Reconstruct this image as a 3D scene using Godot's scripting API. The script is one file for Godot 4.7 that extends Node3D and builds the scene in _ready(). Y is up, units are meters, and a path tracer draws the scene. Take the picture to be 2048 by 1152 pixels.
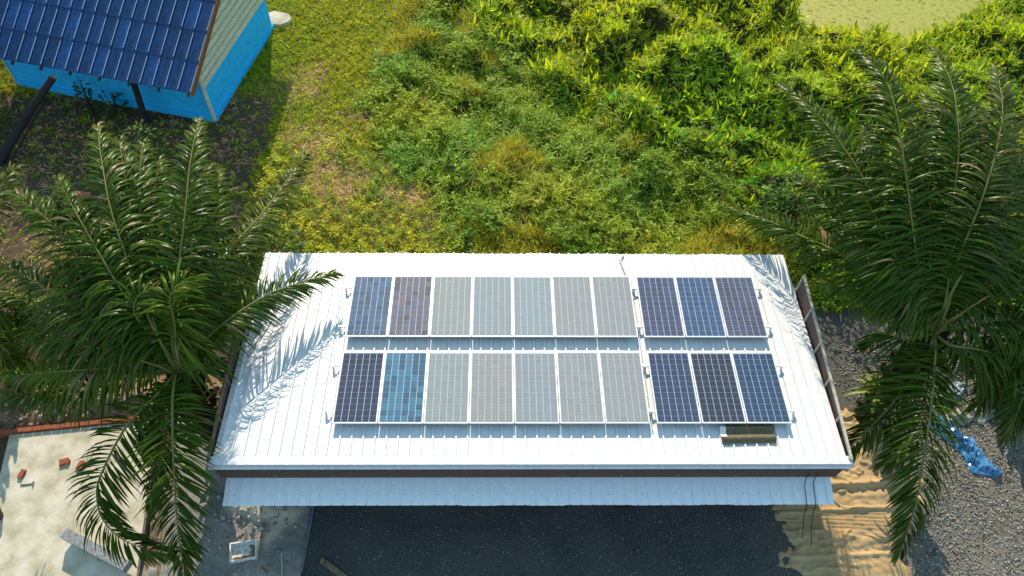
extends Node3D
# A white mono-pitch metal roof with twenty solar panels, seen from a drone; oil palms on both sides, a blue house and rank weeds behind.
# x runs along the building, z towards the viewer, y up; the ground is y = 0.

const TILT := -0.1134            # the roof falls away from the viewer
const PLANE_Y := 3.9             # height of the panels' glass at z = 0
const ROOF_DROP := 0.20          # glass above the roof sheets
const PW := 0.992
const PL := 1.956
const PG := 0.02
const ROW2 := 2.4345
const GROUP_GAP := 0.1577

const PALM_A_CROWN := Vector3(-3.63, 4.00, -1.21)
const PALM_A := [
	["mature", 0.85, [Vector3(0.00, 4.00, 0.00), Vector3(-0.32, 5.30, -0.59), Vector3(-1.19, 6.40, -2.50), Vector3(-1.76, 6.60, -3.96), Vector3(-2.50, 6.20, -5.62)]],
	["mature", 0.80, [Vector3(0.00, 4.00, 0.00), Vector3(-0.23, 5.20, -0.52), Vector3(-0.83, 6.20, -2.52), Vector3(-1.35, 6.30, -3.93), Vector3(-1.97, 6.00, -5.35)]],
	["mature", 0.75, [Vector3(0.00, 4.00, 0.00), Vector3(0.17, 5.30, -0.59), Vector3(0.42, 6.50, -2.29), Vector3(0.32, 6.80, -3.79), Vector3(0.11, 6.60, -5.44)]],
	["young", 0.85, [Vector3(0.00, 4.00, 0.00), Vector3(-0.32, 5.00, -1.32), Vector3(-0.44, 5.40, -2.58), Vector3(-0.16, 5.40, -3.64), Vector3(0.19, 5.00, -4.50), Vector3(0.68, 4.60, -4.85)]],
	["old", 0.80, [Vector3(0.00, 4.00, 0.00), Vector3(0.40, 4.70, -0.70), Vector3(0.87, 4.90, -2.68), Vector3(1.46, 4.70, -4.24), Vector3(2.03, 4.10, -6.75)]],
	["mature", 0.75, [Vector3(0.00, 4.00, 0.00), Vector3(0.57, 4.50, -0.43), Vector3(1.09, 4.70, -0.91), Vector3(1.79, 4.60, -1.66), Vector3(2.53, 4.35, -2.27), Vector3(3.22, 4.10, -2.70)]],
	["mature", 0.85, [Vector3(0.00, 4.00, 0.00), Vector3(-0.71, 5.00, -0.65), Vector3(-1.98, 6.00, -1.90), Vector3(-2.79, 6.30, -2.65), Vector3(-3.73, 6.20, -3.42)]],
	["mature", 0.70, [Vector3(0.00, 4.00, 0.00), Vector3(-0.45, 5.20, -0.52), Vector3(-1.06, 6.00, -1.29), Vector3(-1.87, 6.50, -2.42), Vector3(-2.72, 6.50, -3.64)]],
	["young", 0.70, [Vector3(0.00, 4.00, 0.00), Vector3(-0.72, 4.80, -0.38), Vector3(-1.57, 5.30, -0.78), Vector3(-2.30, 5.50, -1.51), Vector3(-2.84, 5.30, -2.57)]],
	["old", 0.70, [Vector3(0.00, 4.00, 0.00), Vector3(-0.80, 4.90, -0.19), Vector3(-2.23, 5.40, -0.98), Vector3(-3.27, 5.40, -1.65), Vector3(-4.42, 5.20, -2.28)]],
	["young", 0.75, [Vector3(0.00, 4.00, 0.00), Vector3(-0.74, 4.50, 0.15), Vector3(-1.88, 4.60, 0.27), Vector3(-3.07, 4.20, 0.15), Vector3(-4.28, 3.70, -0.07)]],
	["mature", 0.75, [Vector3(0.00, 4.00, 0.00), Vector3(-0.94, 4.20, 0.24), Vector3(-2.20, 4.00, 0.39), Vector3(-3.54, 3.40, 0.20), Vector3(-4.91, 2.80, 0.09)]],
	["mature", 0.80, [Vector3(0.00, 4.00, 0.00), Vector3(-0.37, 5.00, -0.39), Vector3(-0.57, 5.60, -0.63), Vector3(-0.35, 5.90, -0.91), Vector3(0.10, 5.90, -1.04)]],
	["mature", 0.85, [Vector3(0.00, 4.00, 0.00), Vector3(-0.16, 4.30, 0.67), Vector3(-0.70, 4.20, 1.41), Vector3(-1.09, 3.90, 2.28), Vector3(-1.23, 3.60, 2.70), Vector3(-1.12, 3.20, 3.15), Vector3(-0.67, 2.70, 3.48), Vector3(0.13, 2.20, 3.58)]],
	["mature", 0.85, [Vector3(0.00, 4.00, 0.00), Vector3(0.20, 4.40, 0.78), Vector3(0.38, 4.40, 1.61), Vector3(0.51, 4.00, 2.58), Vector3(0.55, 3.30, 3.41), Vector3(0.58, 2.30, 4.21)]],
	["mature", 0.80, [Vector3(0.00, 4.00, 0.00), Vector3(-0.15, 4.90, -0.71), Vector3(-0.33, 5.60, -2.00), Vector3(-0.76, 5.80, -3.60), Vector3(-1.13, 5.50, -5.17)]],
	["mature", 0.80, [Vector3(0.00, 4.00, 0.00), Vector3(-0.63, 4.50, -0.30), Vector3(-1.73, 4.60, -0.37), Vector3(-3.33, 4.20, -1.01), Vector3(-4.88, 3.60, -1.66)]],
	["mature", 0.70, [Vector3(0.00, 4.00, 0.00), Vector3(0.43, 4.90, -0.84), Vector3(0.66, 5.30, -2.23), Vector3(0.44, 5.20, -3.81), Vector3(0.13, 4.80, -5.49)]],
	["mature", 0.70, [Vector3(0.00, 4.00, 0.00), Vector3(0.48, 4.30, -0.55), Vector3(0.75, 4.35, -1.61), Vector3(0.97, 4.20, -2.67), Vector3(1.20, 3.90, -3.91)]],
	["mature", 0.70, [Vector3(0.00, 4.00, 0.00), Vector3(0.35, 4.20, 0.05), Vector3(0.57, 4.10, -0.14), Vector3(0.67, 3.60, -0.49)]],
	["mature", 0.70, [Vector3(0.00, 4.00, 0.00), Vector3(-0.08, 4.10, 0.75), Vector3(-0.49, 3.60, 1.12), Vector3(-0.83, 2.70, 1.44)]],
	["mature", 0.85, [Vector3(0.00, 4.00, 0.00), Vector3(-0.05, 5.30, -0.85), Vector3(-0.63, 6.00, -2.40), Vector3(-1.14, 6.00, -4.05), Vector3(-1.62, 5.60, -5.67)]],
	["mature", 0.80, [Vector3(0.00, 4.00, 0.00), Vector3(-0.53, 5.10, -0.71), Vector3(-1.30, 6.10, -1.56), Vector3(-2.02, 6.40, -2.43), Vector3(-2.89, 6.30, -3.16)]],
	["mature", 0.80, [Vector3(0.00, 4.00, 0.00), Vector3(0.24, 5.10, -0.72), Vector3(0.39, 5.70, -1.93), Vector3(0.25, 5.70, -3.39), Vector3(0.07, 5.30, -5.19)]],
	["mature", 0.85, [Vector3(0.00, 4.00, 0.00), Vector3(-0.65, 4.70, -0.18), Vector3(-1.74, 4.90, -0.45), Vector3(-3.06, 4.70, -1.23), Vector3(-4.41, 4.10, -2.05)]],
	["mature", 0.80, [Vector3(0.00, 4.00, 0.00), Vector3(-0.17, 4.90, -0.32), Vector3(-1.05, 5.40, -1.05), Vector3(-1.86, 5.40, -1.58), Vector3(-2.98, 5.00, -2.15)]],
	["young", 0.80, [Vector3(0.00, 4.00, 0.00), Vector3(0.30, 5.40, -0.40), Vector3(0.28, 5.90, -0.71), Vector3(0.48, 6.10, -1.03), Vector3(0.82, 6.00, -1.30)]],
	["mature", 0.80, [Vector3(0.00, 4.00, 0.00), Vector3(0.55, 4.40, -0.36), Vector3(0.79, 4.40, -0.89), Vector3(0.91, 4.10, -1.36), Vector3(1.17, 3.95, -1.31)]],
	["mature", 0.75, [Vector3(0.00, 4.00, 0.00), Vector3(0.08, 4.20, 0.80), Vector3(0.06, 3.90, 1.61), Vector3(-0.25, 3.20, 2.25), Vector3(-0.53, 2.40, 2.64)]],
]
const PALM_B_CROWN := Vector3(13.91, 4.30, -2.09)
const PALM_B := [
	["mature", 0.85, [Vector3(0.00, 4.30, 0.00), Vector3(-1.05, 4.90, -0.42), Vector3(-1.89, 4.90, -1.79), Vector3(-2.58, 4.50, -2.73), Vector3(-3.11, 4.00, -3.63), Vector3(-3.96, 3.30, -4.76)]],
	["mature", 0.90, [Vector3(0.00, 4.30, 0.00), Vector3(-0.90, 5.40, -0.63), Vector3(-1.56, 6.40, -2.01), Vector3(-2.20, 6.90, -3.40), Vector3(-2.76, 7.00, -4.70), Vector3(-3.24, 6.80, -5.69)]],
	["mature", 0.95, [Vector3(0.00, 4.30, 0.00), Vector3(-0.64, 5.50, -0.70), Vector3(-1.02, 6.80, -2.26), Vector3(-1.11, 7.50, -3.77), Vector3(-1.11, 7.60, -5.09), Vector3(-1.35, 7.40, -6.25)]],
	["mature", 0.80, [Vector3(0.00, 4.30, 0.00), Vector3(-0.18, 5.50, -0.70), Vector3(0.21, 7.00, -2.85), Vector3(0.35, 7.50, -4.11), Vector3(0.53, 7.50, -5.13), Vector3(0.65, 7.30, -6.43)]],
	["mature", 0.95, [Vector3(0.00, 4.30, 0.00), Vector3(-0.13, 5.30, -0.56), Vector3(0.13, 6.00, -1.47), Vector3(0.25, 6.60, -2.79), Vector3(0.50, 6.80, -4.17), Vector3(0.43, 6.60, -5.52)]],
	["old", 0.70, [Vector3(0.00, 4.30, 0.00), Vector3(0.05, 5.50, -0.70), Vector3(0.67, 6.90, -2.19), Vector3(1.24, 7.40, -3.57), Vector3(1.54, 7.50, -4.45), Vector3(1.95, 7.30, -5.81)]],
	["old", 0.85, [Vector3(0.00, 4.30, 0.00), Vector3(-0.69, 5.20, -0.49), Vector3(-1.04, 5.60, -1.48), Vector3(-1.33, 5.80, -2.37), Vector3(-1.55, 5.90, -3.38), Vector3(-1.77, 5.70, -4.60)]],
	["young", 0.75, [Vector3(0.00, 4.30, 0.00), Vector3(-0.62, 4.80, -0.14), Vector3(-1.15, 4.90, -0.49), Vector3(-1.77, 4.70, -1.00), Vector3(-2.41, 4.20, -1.59)]],
	["mature", 0.85, [Vector3(0.00, 4.30, 0.00), Vector3(-0.40, 4.30, 0.64), Vector3(-0.79, 4.30, 1.09), Vector3(-1.29, 4.10, 1.62), Vector3(-1.71, 3.60, 2.00), Vector3(-2.19, 2.90, 2.40)]],
	["mature", 0.90, [Vector3(0.00, 4.30, 0.00), Vector3(-0.35, 4.40, 1.02), Vector3(-0.78, 4.40, 2.14), Vector3(-1.02, 4.00, 3.02), Vector3(-1.12, 3.30, 3.77), Vector3(-1.20, 2.20, 4.46)]],
	["mature", 0.95, [Vector3(0.00, 4.30, 0.00), Vector3(0.08, 5.20, -0.36), Vector3(0.73, 5.70, -1.13), Vector3(1.49, 6.00, -2.00), Vector3(2.65, 6.00, -3.48), Vector3(3.81, 5.70, -4.79)]],
	["mature", 0.85, [Vector3(0.00, 4.30, 0.00), Vector3(0.43, 4.70, 0.00), Vector3(1.22, 4.80, -0.07), Vector3(2.34, 4.50, -0.13), Vector3(3.58, 3.80, -0.14)]],
	["mature", 0.85, [Vector3(0.00, 4.30, 0.00), Vector3(0.36, 4.30, 0.43), Vector3(1.10, 4.10, 0.78), Vector3(2.03, 3.50, 1.18), Vector3(2.92, 2.70, 1.58)]],
	["mature", 0.85, [Vector3(0.00, 4.30, 0.00), Vector3(-0.89, 5.40, -0.49), Vector3(-1.61, 6.30, -1.65), Vector3(-2.14, 6.60, -2.74), Vector3(-2.57, 6.50, -3.78)]],
	["mature", 0.80, [Vector3(0.00, 4.30, 0.00), Vector3(-0.80, 5.30, -0.84), Vector3(-1.47, 6.10, -2.57), Vector3(-1.89, 6.30, -4.32), Vector3(-2.10, 6.20, -5.47)]],
	["mature", 0.85, [Vector3(0.00, 4.30, 0.00), Vector3(0.01, 5.30, -0.29), Vector3(0.66, 6.30, -1.96), Vector3(1.27, 6.70, -3.14), Vector3(2.36, 6.60, -4.57)]],
	["mature", 0.80, [Vector3(0.00, 4.30, 0.00), Vector3(-0.33, 5.20, -0.91), Vector3(-0.48, 5.80, -2.07), Vector3(-0.41, 6.00, -3.46), Vector3(-0.14, 5.90, -4.73)]],
	["mature", 0.75, [Vector3(0.00, 4.30, 0.00), Vector3(-0.62, 4.10, 0.04), Vector3(-0.89, 3.80, -0.28), Vector3(-0.97, 3.00, -0.47)]],
	["mature", 0.90, [Vector3(0.00, 4.30, 0.00), Vector3(-0.62, 5.40, -0.63), Vector3(-1.17, 6.20, -1.88), Vector3(-1.43, 6.60, -3.21), Vector3(-1.27, 6.50, -4.64)]],
	["mature", 0.90, [Vector3(0.00, 4.30, 0.00), Vector3(-0.41, 5.50, -0.70), Vector3(-0.41, 6.40, -2.02), Vector3(-0.35, 6.80, -3.19), Vector3(-0.20, 6.80, -4.51)]],
	["mature", 0.90, [Vector3(0.00, 4.30, 0.00), Vector3(-0.12, 5.50, -0.70), Vector3(0.33, 6.50, -1.94), Vector3(0.71, 7.00, -3.32), Vector3(1.27, 7.00, -4.82)]],
	["mature", 0.90, [Vector3(0.00, 4.30, 0.00), Vector3(-0.86, 5.20, -0.49), Vector3(-1.70, 5.90, -1.39), Vector3(-2.31, 6.10, -2.26), Vector3(-2.92, 6.00, -3.12)]],
	["mature", 0.90, [Vector3(0.00, 4.30, 0.00), Vector3(-0.01, 5.40, -0.36), Vector3(0.84, 6.10, -1.54), Vector3(1.54, 6.40, -2.63), Vector3(2.57, 6.30, -4.02)]],
	["mature", 0.90, [Vector3(0.00, 4.30, 0.00), Vector3(0.20, 5.00, -0.08), Vector3(1.07, 5.30, -0.71), Vector3(2.18, 5.20, -1.36), Vector3(3.56, 4.70, -2.04)]],
	["mature", 0.85, [Vector3(0.00, 4.30, 0.00), Vector3(-0.30, 4.30, 0.70), Vector3(-0.63, 4.20, 1.55), Vector3(-0.92, 3.60, 2.25), Vector3(-1.28, 2.80, 2.63)]],
	["mature", 0.85, [Vector3(0.00, 4.30, 0.00), Vector3(0.16, 4.50, 0.42), Vector3(0.81, 4.50, 0.55), Vector3(1.70, 4.10, 0.58), Vector3(2.68, 3.40, 0.73)]],
]
const PALM_C_CROWN := Vector3(-9.78, 4.20, -3.63)
const PALM_C := [
	["old", 0.75, [Vector3(0.00, 4.20, 0.00), Vector3(1.22, 5.60, -0.28), Vector3(1.82, 6.10, -0.90), Vector3(2.05, 6.10, -1.87)]],
	["mature", 0.80, [Vector3(0.00, 4.20, 0.00), Vector3(1.23, 4.60, 0.85), Vector3(1.93, 4.30, 0.99), Vector3(2.18, 3.40, 1.06)]],
	["young", 0.80, [Vector3(0.00, 4.20, 0.00), Vector3(1.18, 4.40, 0.99), Vector3(1.71, 3.70, 1.52), Vector3(1.89, 2.60, 1.86)]],
	["mature", 0.80, [Vector3(0.00, 4.20, 0.00), Vector3(-0.32, 5.20, -0.44), Vector3(-1.57, 5.40, -1.49), Vector3(-3.17, 5.00, -2.65)]],
]
const PALM_D_CROWN := Vector3(17.56, 4.40, -3.00)
const PALM_D := [
	["mature", 0.85, [Vector3(0.00, 4.40, 0.00), Vector3(-1.26, 5.30, -0.23), Vector3(-1.84, 5.60, -1.03), Vector3(-2.06, 5.30, -1.89)]],
	["mature", 0.85, [Vector3(0.00, 4.40, 0.00), Vector3(-1.31, 4.70, 0.77), Vector3(-2.25, 4.60, 1.25), Vector3(-2.84, 4.00, 1.63)]],
	["mature", 0.90, [Vector3(0.00, 4.40, 0.00), Vector3(-1.41, 4.50, 1.32), Vector3(-2.29, 4.20, 1.94), Vector3(-2.68, 3.40, 2.36)]],
	["mature", 0.90, [Vector3(0.00, 4.40, 0.00), Vector3(-1.22, 4.50, 1.45), Vector3(-1.94, 4.10, 2.40), Vector3(-2.09, 3.30, 3.02)]],
	["mature", 0.85, [Vector3(0.00, 4.40, 0.00), Vector3(-0.70, 5.80, -0.88), Vector3(-0.88, 6.40, -2.53), Vector3(-0.58, 6.30, -4.15)]],
	["mature", 0.85, [Vector3(0.00, 4.40, 0.00), Vector3(0.74, 5.20, -0.61), Vector3(2.17, 5.20, -1.37), Vector3(3.98, 4.60, -2.18)]],
	["mature", 0.85, [Vector3(0.00, 4.40, 0.00), Vector3(-0.43, 4.40, 1.92), Vector3(-0.33, 3.80, 3.12), Vector3(-0.35, 2.90, 4.19)]],
	["mature", 0.80, [Vector3(0.00, 4.40, 0.00), Vector3(-1.33, 5.20, 0.40), Vector3(-2.08, 5.40, 0.27), Vector3(-2.61, 5.00, 0.20)]],
]

var rng := RandomNumberGenerator.new()
var nz := FastNoiseLite.new()
var M := {}
var taken := {}


# ---------------------------------------------------------------- mesh building
class MB:
	var v := PackedVector3Array()
	var n := PackedVector3Array()
	var c := PackedColorArray()
	var uv := PackedVector2Array()
	var ix := PackedInt32Array()

	func vert(p: Vector3, nn: Vector3, col: Color, t := Vector2.ZERO) -> int:
		v.append(p); n.append(nn); c.append(col); uv.append(t)
		return v.size() - 1

	func tri(a: int, b: int, d: int) -> void:      # clockwise seen from the front
		ix.append(a); ix.append(b); ix.append(d)

	func quad(a: Vector3, b: Vector3, d: Vector3, e: Vector3, col := Color.WHITE) -> void:
		var nn := (d - a).cross(b - a).normalized()
		var k := vert(a, nn, col, Vector2(0, 0))
		vert(b, nn, col, Vector2(1, 0)); vert(d, nn, col, Vector2(1, 1)); vert(e, nn, col, Vector2(0, 1))
		tri(k, k + 1, k + 2); tri(k, k + 2, k + 3)

	# a box with chamfered look is not needed at these sizes: six faces, placed by a transform
	func box(x: Transform3D, s: Vector3, col := Color.WHITE) -> void:
		var h := s * 0.5
		var p: Array[Vector3] = []
		for k in 8:
			p.append(x * Vector3(h.x if k & 1 else -h.x, h.y if k & 2 else -h.y, h.z if k & 4 else -h.z))
		quad(p[2], p[6], p[7], p[3], col) if false else quad(p[6], p[2], p[3], p[7], col)
		quad(p[0], p[4], p[5], p[1], col)
		quad(p[6], p[7], p[5], p[4], col)
		quad(p[3], p[2], p[0], p[1], col)
		quad(p[2], p[6], p[4], p[0], col)
		quad(p[7], p[3], p[1], p[5], col)

	func tube(pts: Array, r0: float, r1: float, sides := 7, col := Color.WHITE, caps := true) -> void:
		var rings: Array[int] = []
		var side := Vector3.RIGHT
		for k in pts.size():
			var t: Vector3 = (pts[mini(k + 1, pts.size() - 1)] - pts[maxi(k - 1, 0)]).normalized()
			if k == 0:
				side = t.cross(Vector3.UP if absf(t.y) < 0.9 else Vector3.RIGHT).normalized()
			else:
				side = (side - t * side.dot(t)).normalized()
			var up := side.cross(t)
			var r := lerpf(r0, r1, float(k) / maxf(1.0, pts.size() - 1))
			rings.append(v.size())
			for s in sides:
				var a := TAU * s / sides
				var d := side * cos(a) + up * sin(a)
				vert(pts[k] + d * r, d, col, Vector2(float(s) / sides, k))
		for k in pts.size() - 1:
			for s in sides:
				var a := rings[k] + s
				var b := rings[k] + (s + 1) % sides
				var d := rings[k + 1] + (s + 1) % sides
				var e := rings[k + 1] + s
				tri(a, d, e); tri(a, b, d)
		if caps:
			for end in [0, pts.size() - 1]:
				var t: Vector3 = (pts[1] - pts[0]).normalized() * -1.0 if end == 0 else (pts[-1] - pts[-2]).normalized()
				var m := vert(pts[end], t, col)
				var ring: Array[int] = []
				for s in sides:
					ring.append(vert(v[rings[end] + s], t, col))
				for s in sides:
					if end == 0:
						tri(m, ring[(s + 1) % sides], ring[s])
					else:
						tri(m, ring[s], ring[(s + 1) % sides])

	# a leaf: a strip that bends down along its length; fold > 0 dips the midrib
	func leaf(base: Vector3, dir: Vector3, length: float, width: float, curl: float, segs: int, col: Color, roll := 0.0, fold := 0.0, wide_at := 0.4, grav := Vector3.DOWN) -> void:
		var p := base
		var d := dir.normalized()
		var w := d.cross(Vector3.UP)
		if w.length() < 0.05:
			w = Vector3(cos(roll * 7.0), 0, sin(roll * 7.0))
		w = w.normalized().rotated(d, roll)
		var last := -1
		var across := 3 if fold > 0.0 else 2
		for k in segs + 1:
			var t := float(k) / segs
			var ww := width * (pow(t / wide_at, 0.7) if t < wide_at else pow(maxf(0.0, (1.0 - t) / (1.0 - wide_at)), 0.75))
			if k == 0:
				ww = width * 0.25
			var nn := w.cross(d).normalized()
			var at := v.size()
			if across == 2:
				vert(p - w * ww, nn, col); vert(p + w * ww, nn, col)
			else:
				vert(p - w * ww, (nn - w * fold).normalized(), col)
				vert(p - nn * ww * fold, nn, col)
				vert(p + w * ww, (nn + w * fold).normalized(), col)
			if last >= 0:
				for j in across - 1:
					tri(last + j, at + j, at + j + 1)
					tri(last + j, at + j + 1, last + j + 1)
			last = at
			p += d * (length / segs)
			d = (d + grav * curl / segs).normalized()
			w = (w - d * w.dot(d)).normalized()

	func mesh() -> ArrayMesh:
		var a := []
		a.resize(Mesh.ARRAY_MAX)
		a[Mesh.ARRAY_VERTEX] = v
		a[Mesh.ARRAY_NORMAL] = n
		a[Mesh.ARRAY_COLOR] = c
		a[Mesh.ARRAY_TEX_UV] = uv
		a[Mesh.ARRAY_INDEX] = ix
		var m := ArrayMesh.new()
		m.add_surface_from_arrays(Mesh.PRIMITIVE_TRIANGLES, a)
		return m


func at(p: Vector3, e := Vector3.ZERO) -> Transform3D:
	return Transform3D(Basis.from_euler(e), p)


func lin(r: float, g: float, b: float, a := 1.0) -> Color:
	var k := Color(r, g, b).linear_to_srgb()
	k.a = a
	return k


func numbered(called: String) -> String:
	var k: int = taken.get(called, 0)
	taken[called] = k + 1
	return called if k == 0 else "%s_%03d" % [called, k]


func put(called: String, mesh: Mesh, m: Material, parent: Node3D, x := Transform3D.IDENTITY) -> MeshInstance3D:
	var o := MeshInstance3D.new()
	o.name = numbered(called) if parent == self else called
	o.mesh = mesh
	o.material_override = m
	parent.add_child(o, true)
	o.transform = x
	return o


func tag(o: Node, label: String, category: String, group := "") -> Node:
	o.set_meta("label", label)
	o.set_meta("category", category)
	if group:
		o.set_meta("group", group)
	return o


func kind(o: Node, k: String) -> Node:
	o.set_meta("kind", k)
	return o


func thing(called: String, label: String, category: String, p := Vector3.ZERO, turn := 0.0, group := "") -> Node3D:
	var o := Node3D.new()
	o.name = numbered(called)
	add_child(o, true)
	o.position = p
	o.rotation.y = turn
	tag(o, label, category, group)
	return o


func boxm(s: Vector3, p := Vector3.ZERO, e := Vector3.ZERO) -> ArrayMesh:
	var b := MB.new()
	b.box(at(p, e), s)
	return b.mesh()


func tubem(pts: Array, r0: float, r1: float, sides := 7) -> ArrayMesh:
	var b := MB.new()
	b.tube(pts, r0, r1, sides)
	return b.mesh()


# a folded sheet: a profile in x-y drawn along -z, with the thickness of the sheet
func sheet(profile: Array, length: float, thick := 0.002, cols: Array = []) -> ArrayMesh:
	var b := MB.new()
	for k in profile.size() - 1:
		var p: Vector2 = profile[k]
		var q: Vector2 = profile[k + 1]
		var col: Color = cols[k] if cols.size() else Color.WHITE
		var a := Vector3(p.x, p.y, 0)
		var d := Vector3(q.x, q.y, 0)
		var e := Vector3(0, 0, -length)
		var t := Vector3(0, -thick, 0)
		b.quad(a, a + e, d + e, d, col)
		b.quad(a + t, d + t, d + e + t, a + e + t, col)
		b.quad(a, d, d + t, a + t, col)
		b.quad(a + e, a + e + t, d + e + t, d + e, col)
	return b.mesh()


# ---------------------------------------------------------------- materials
func noise_image(size: int, freq: float, octaves: int, seed_: int, ramp: Gradient, stretch := 1.0) -> Image:
	var f := FastNoiseLite.new()
	f.seed = seed_
	f.frequency = freq
	f.fractal_octaves = octaves
	f.fractal_gain = 0.6
	var h := int(size / stretch)
	var g := f.get_seamless_image(size, maxi(8, h))
	if stretch != 1.0:
		g.resize(size, size, Image.INTERPOLATE_CUBIC)
	g.convert(Image.FORMAT_L8)
	var src := g.get_data()
	var out := PackedByteArray()
	out.resize(size * size * 3)
	var table := []
	for k in 256:
		table.append(ramp.sample(k / 255.0))
	for k in src.size():
		var col: Color = table[src[k]]
		out[k * 3] = int(clampf(col.r, 0, 1) * 255)
		out[k * 3 + 1] = int(clampf(col.g, 0, 1) * 255)
		out[k * 3 + 2] = int(clampf(col.b, 0, 1) * 255)
	var im := Image.create_from_data(size, size, false, Image.FORMAT_RGB8, out)
	im.generate_mipmaps()
	return im


func ramp2(stops: Array) -> Gradient:
	var g := Gradient.new()
	var offs := PackedFloat32Array()
	var cols := PackedColorArray()
	for s in stops:
		offs.append(s[0]); cols.append(s[1])
	g.offsets = offs
	g.colors = cols
	return g


func grain(size: int, freq: float, octaves: int, seed_: int, lo: float, hi: float, stretch := 1.0) -> ImageTexture:
	return ImageTexture.create_from_image(noise_image(size, freq, octaves, seed_, ramp2([[0.15, Color(lo, lo, lo)], [0.85, Color(hi, hi, hi)]]), stretch))


func mat(col: Color, rough := 0.8, spec := 0.5) -> StandardMaterial3D:
	var m := StandardMaterial3D.new()
	m.albedo_color = col
	m.roughness = rough
	m.metallic_specular = spec
	m.vertex_color_use_as_albedo = true
	return m


func textured(m: StandardMaterial3D, t: Texture2D, scale: float, relief := 0.0, relief_tex: Texture2D = null) -> StandardMaterial3D:
	m.albedo_texture = t
	m.uv1_triplanar = true
	m.uv1_world_triplanar = true
	m.uv1_scale = Vector3.ONE * scale
	if relief > 0.0:
		m.heightmap_enabled = true
		m.heightmap_texture = relief_tex if relief_tex else t
		m.heightmap_scale = relief
	return m


func leafy(col: Color, rough := 0.5, through := 0.6, spec := 0.5) -> StandardMaterial3D:
	var m := mat(col, rough, spec)
	m.cull_mode = BaseMaterial3D.CULL_DISABLED
	m.backlight_enabled = true
	m.backlight = Color(through, through, through * 0.7)
	return m


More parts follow.
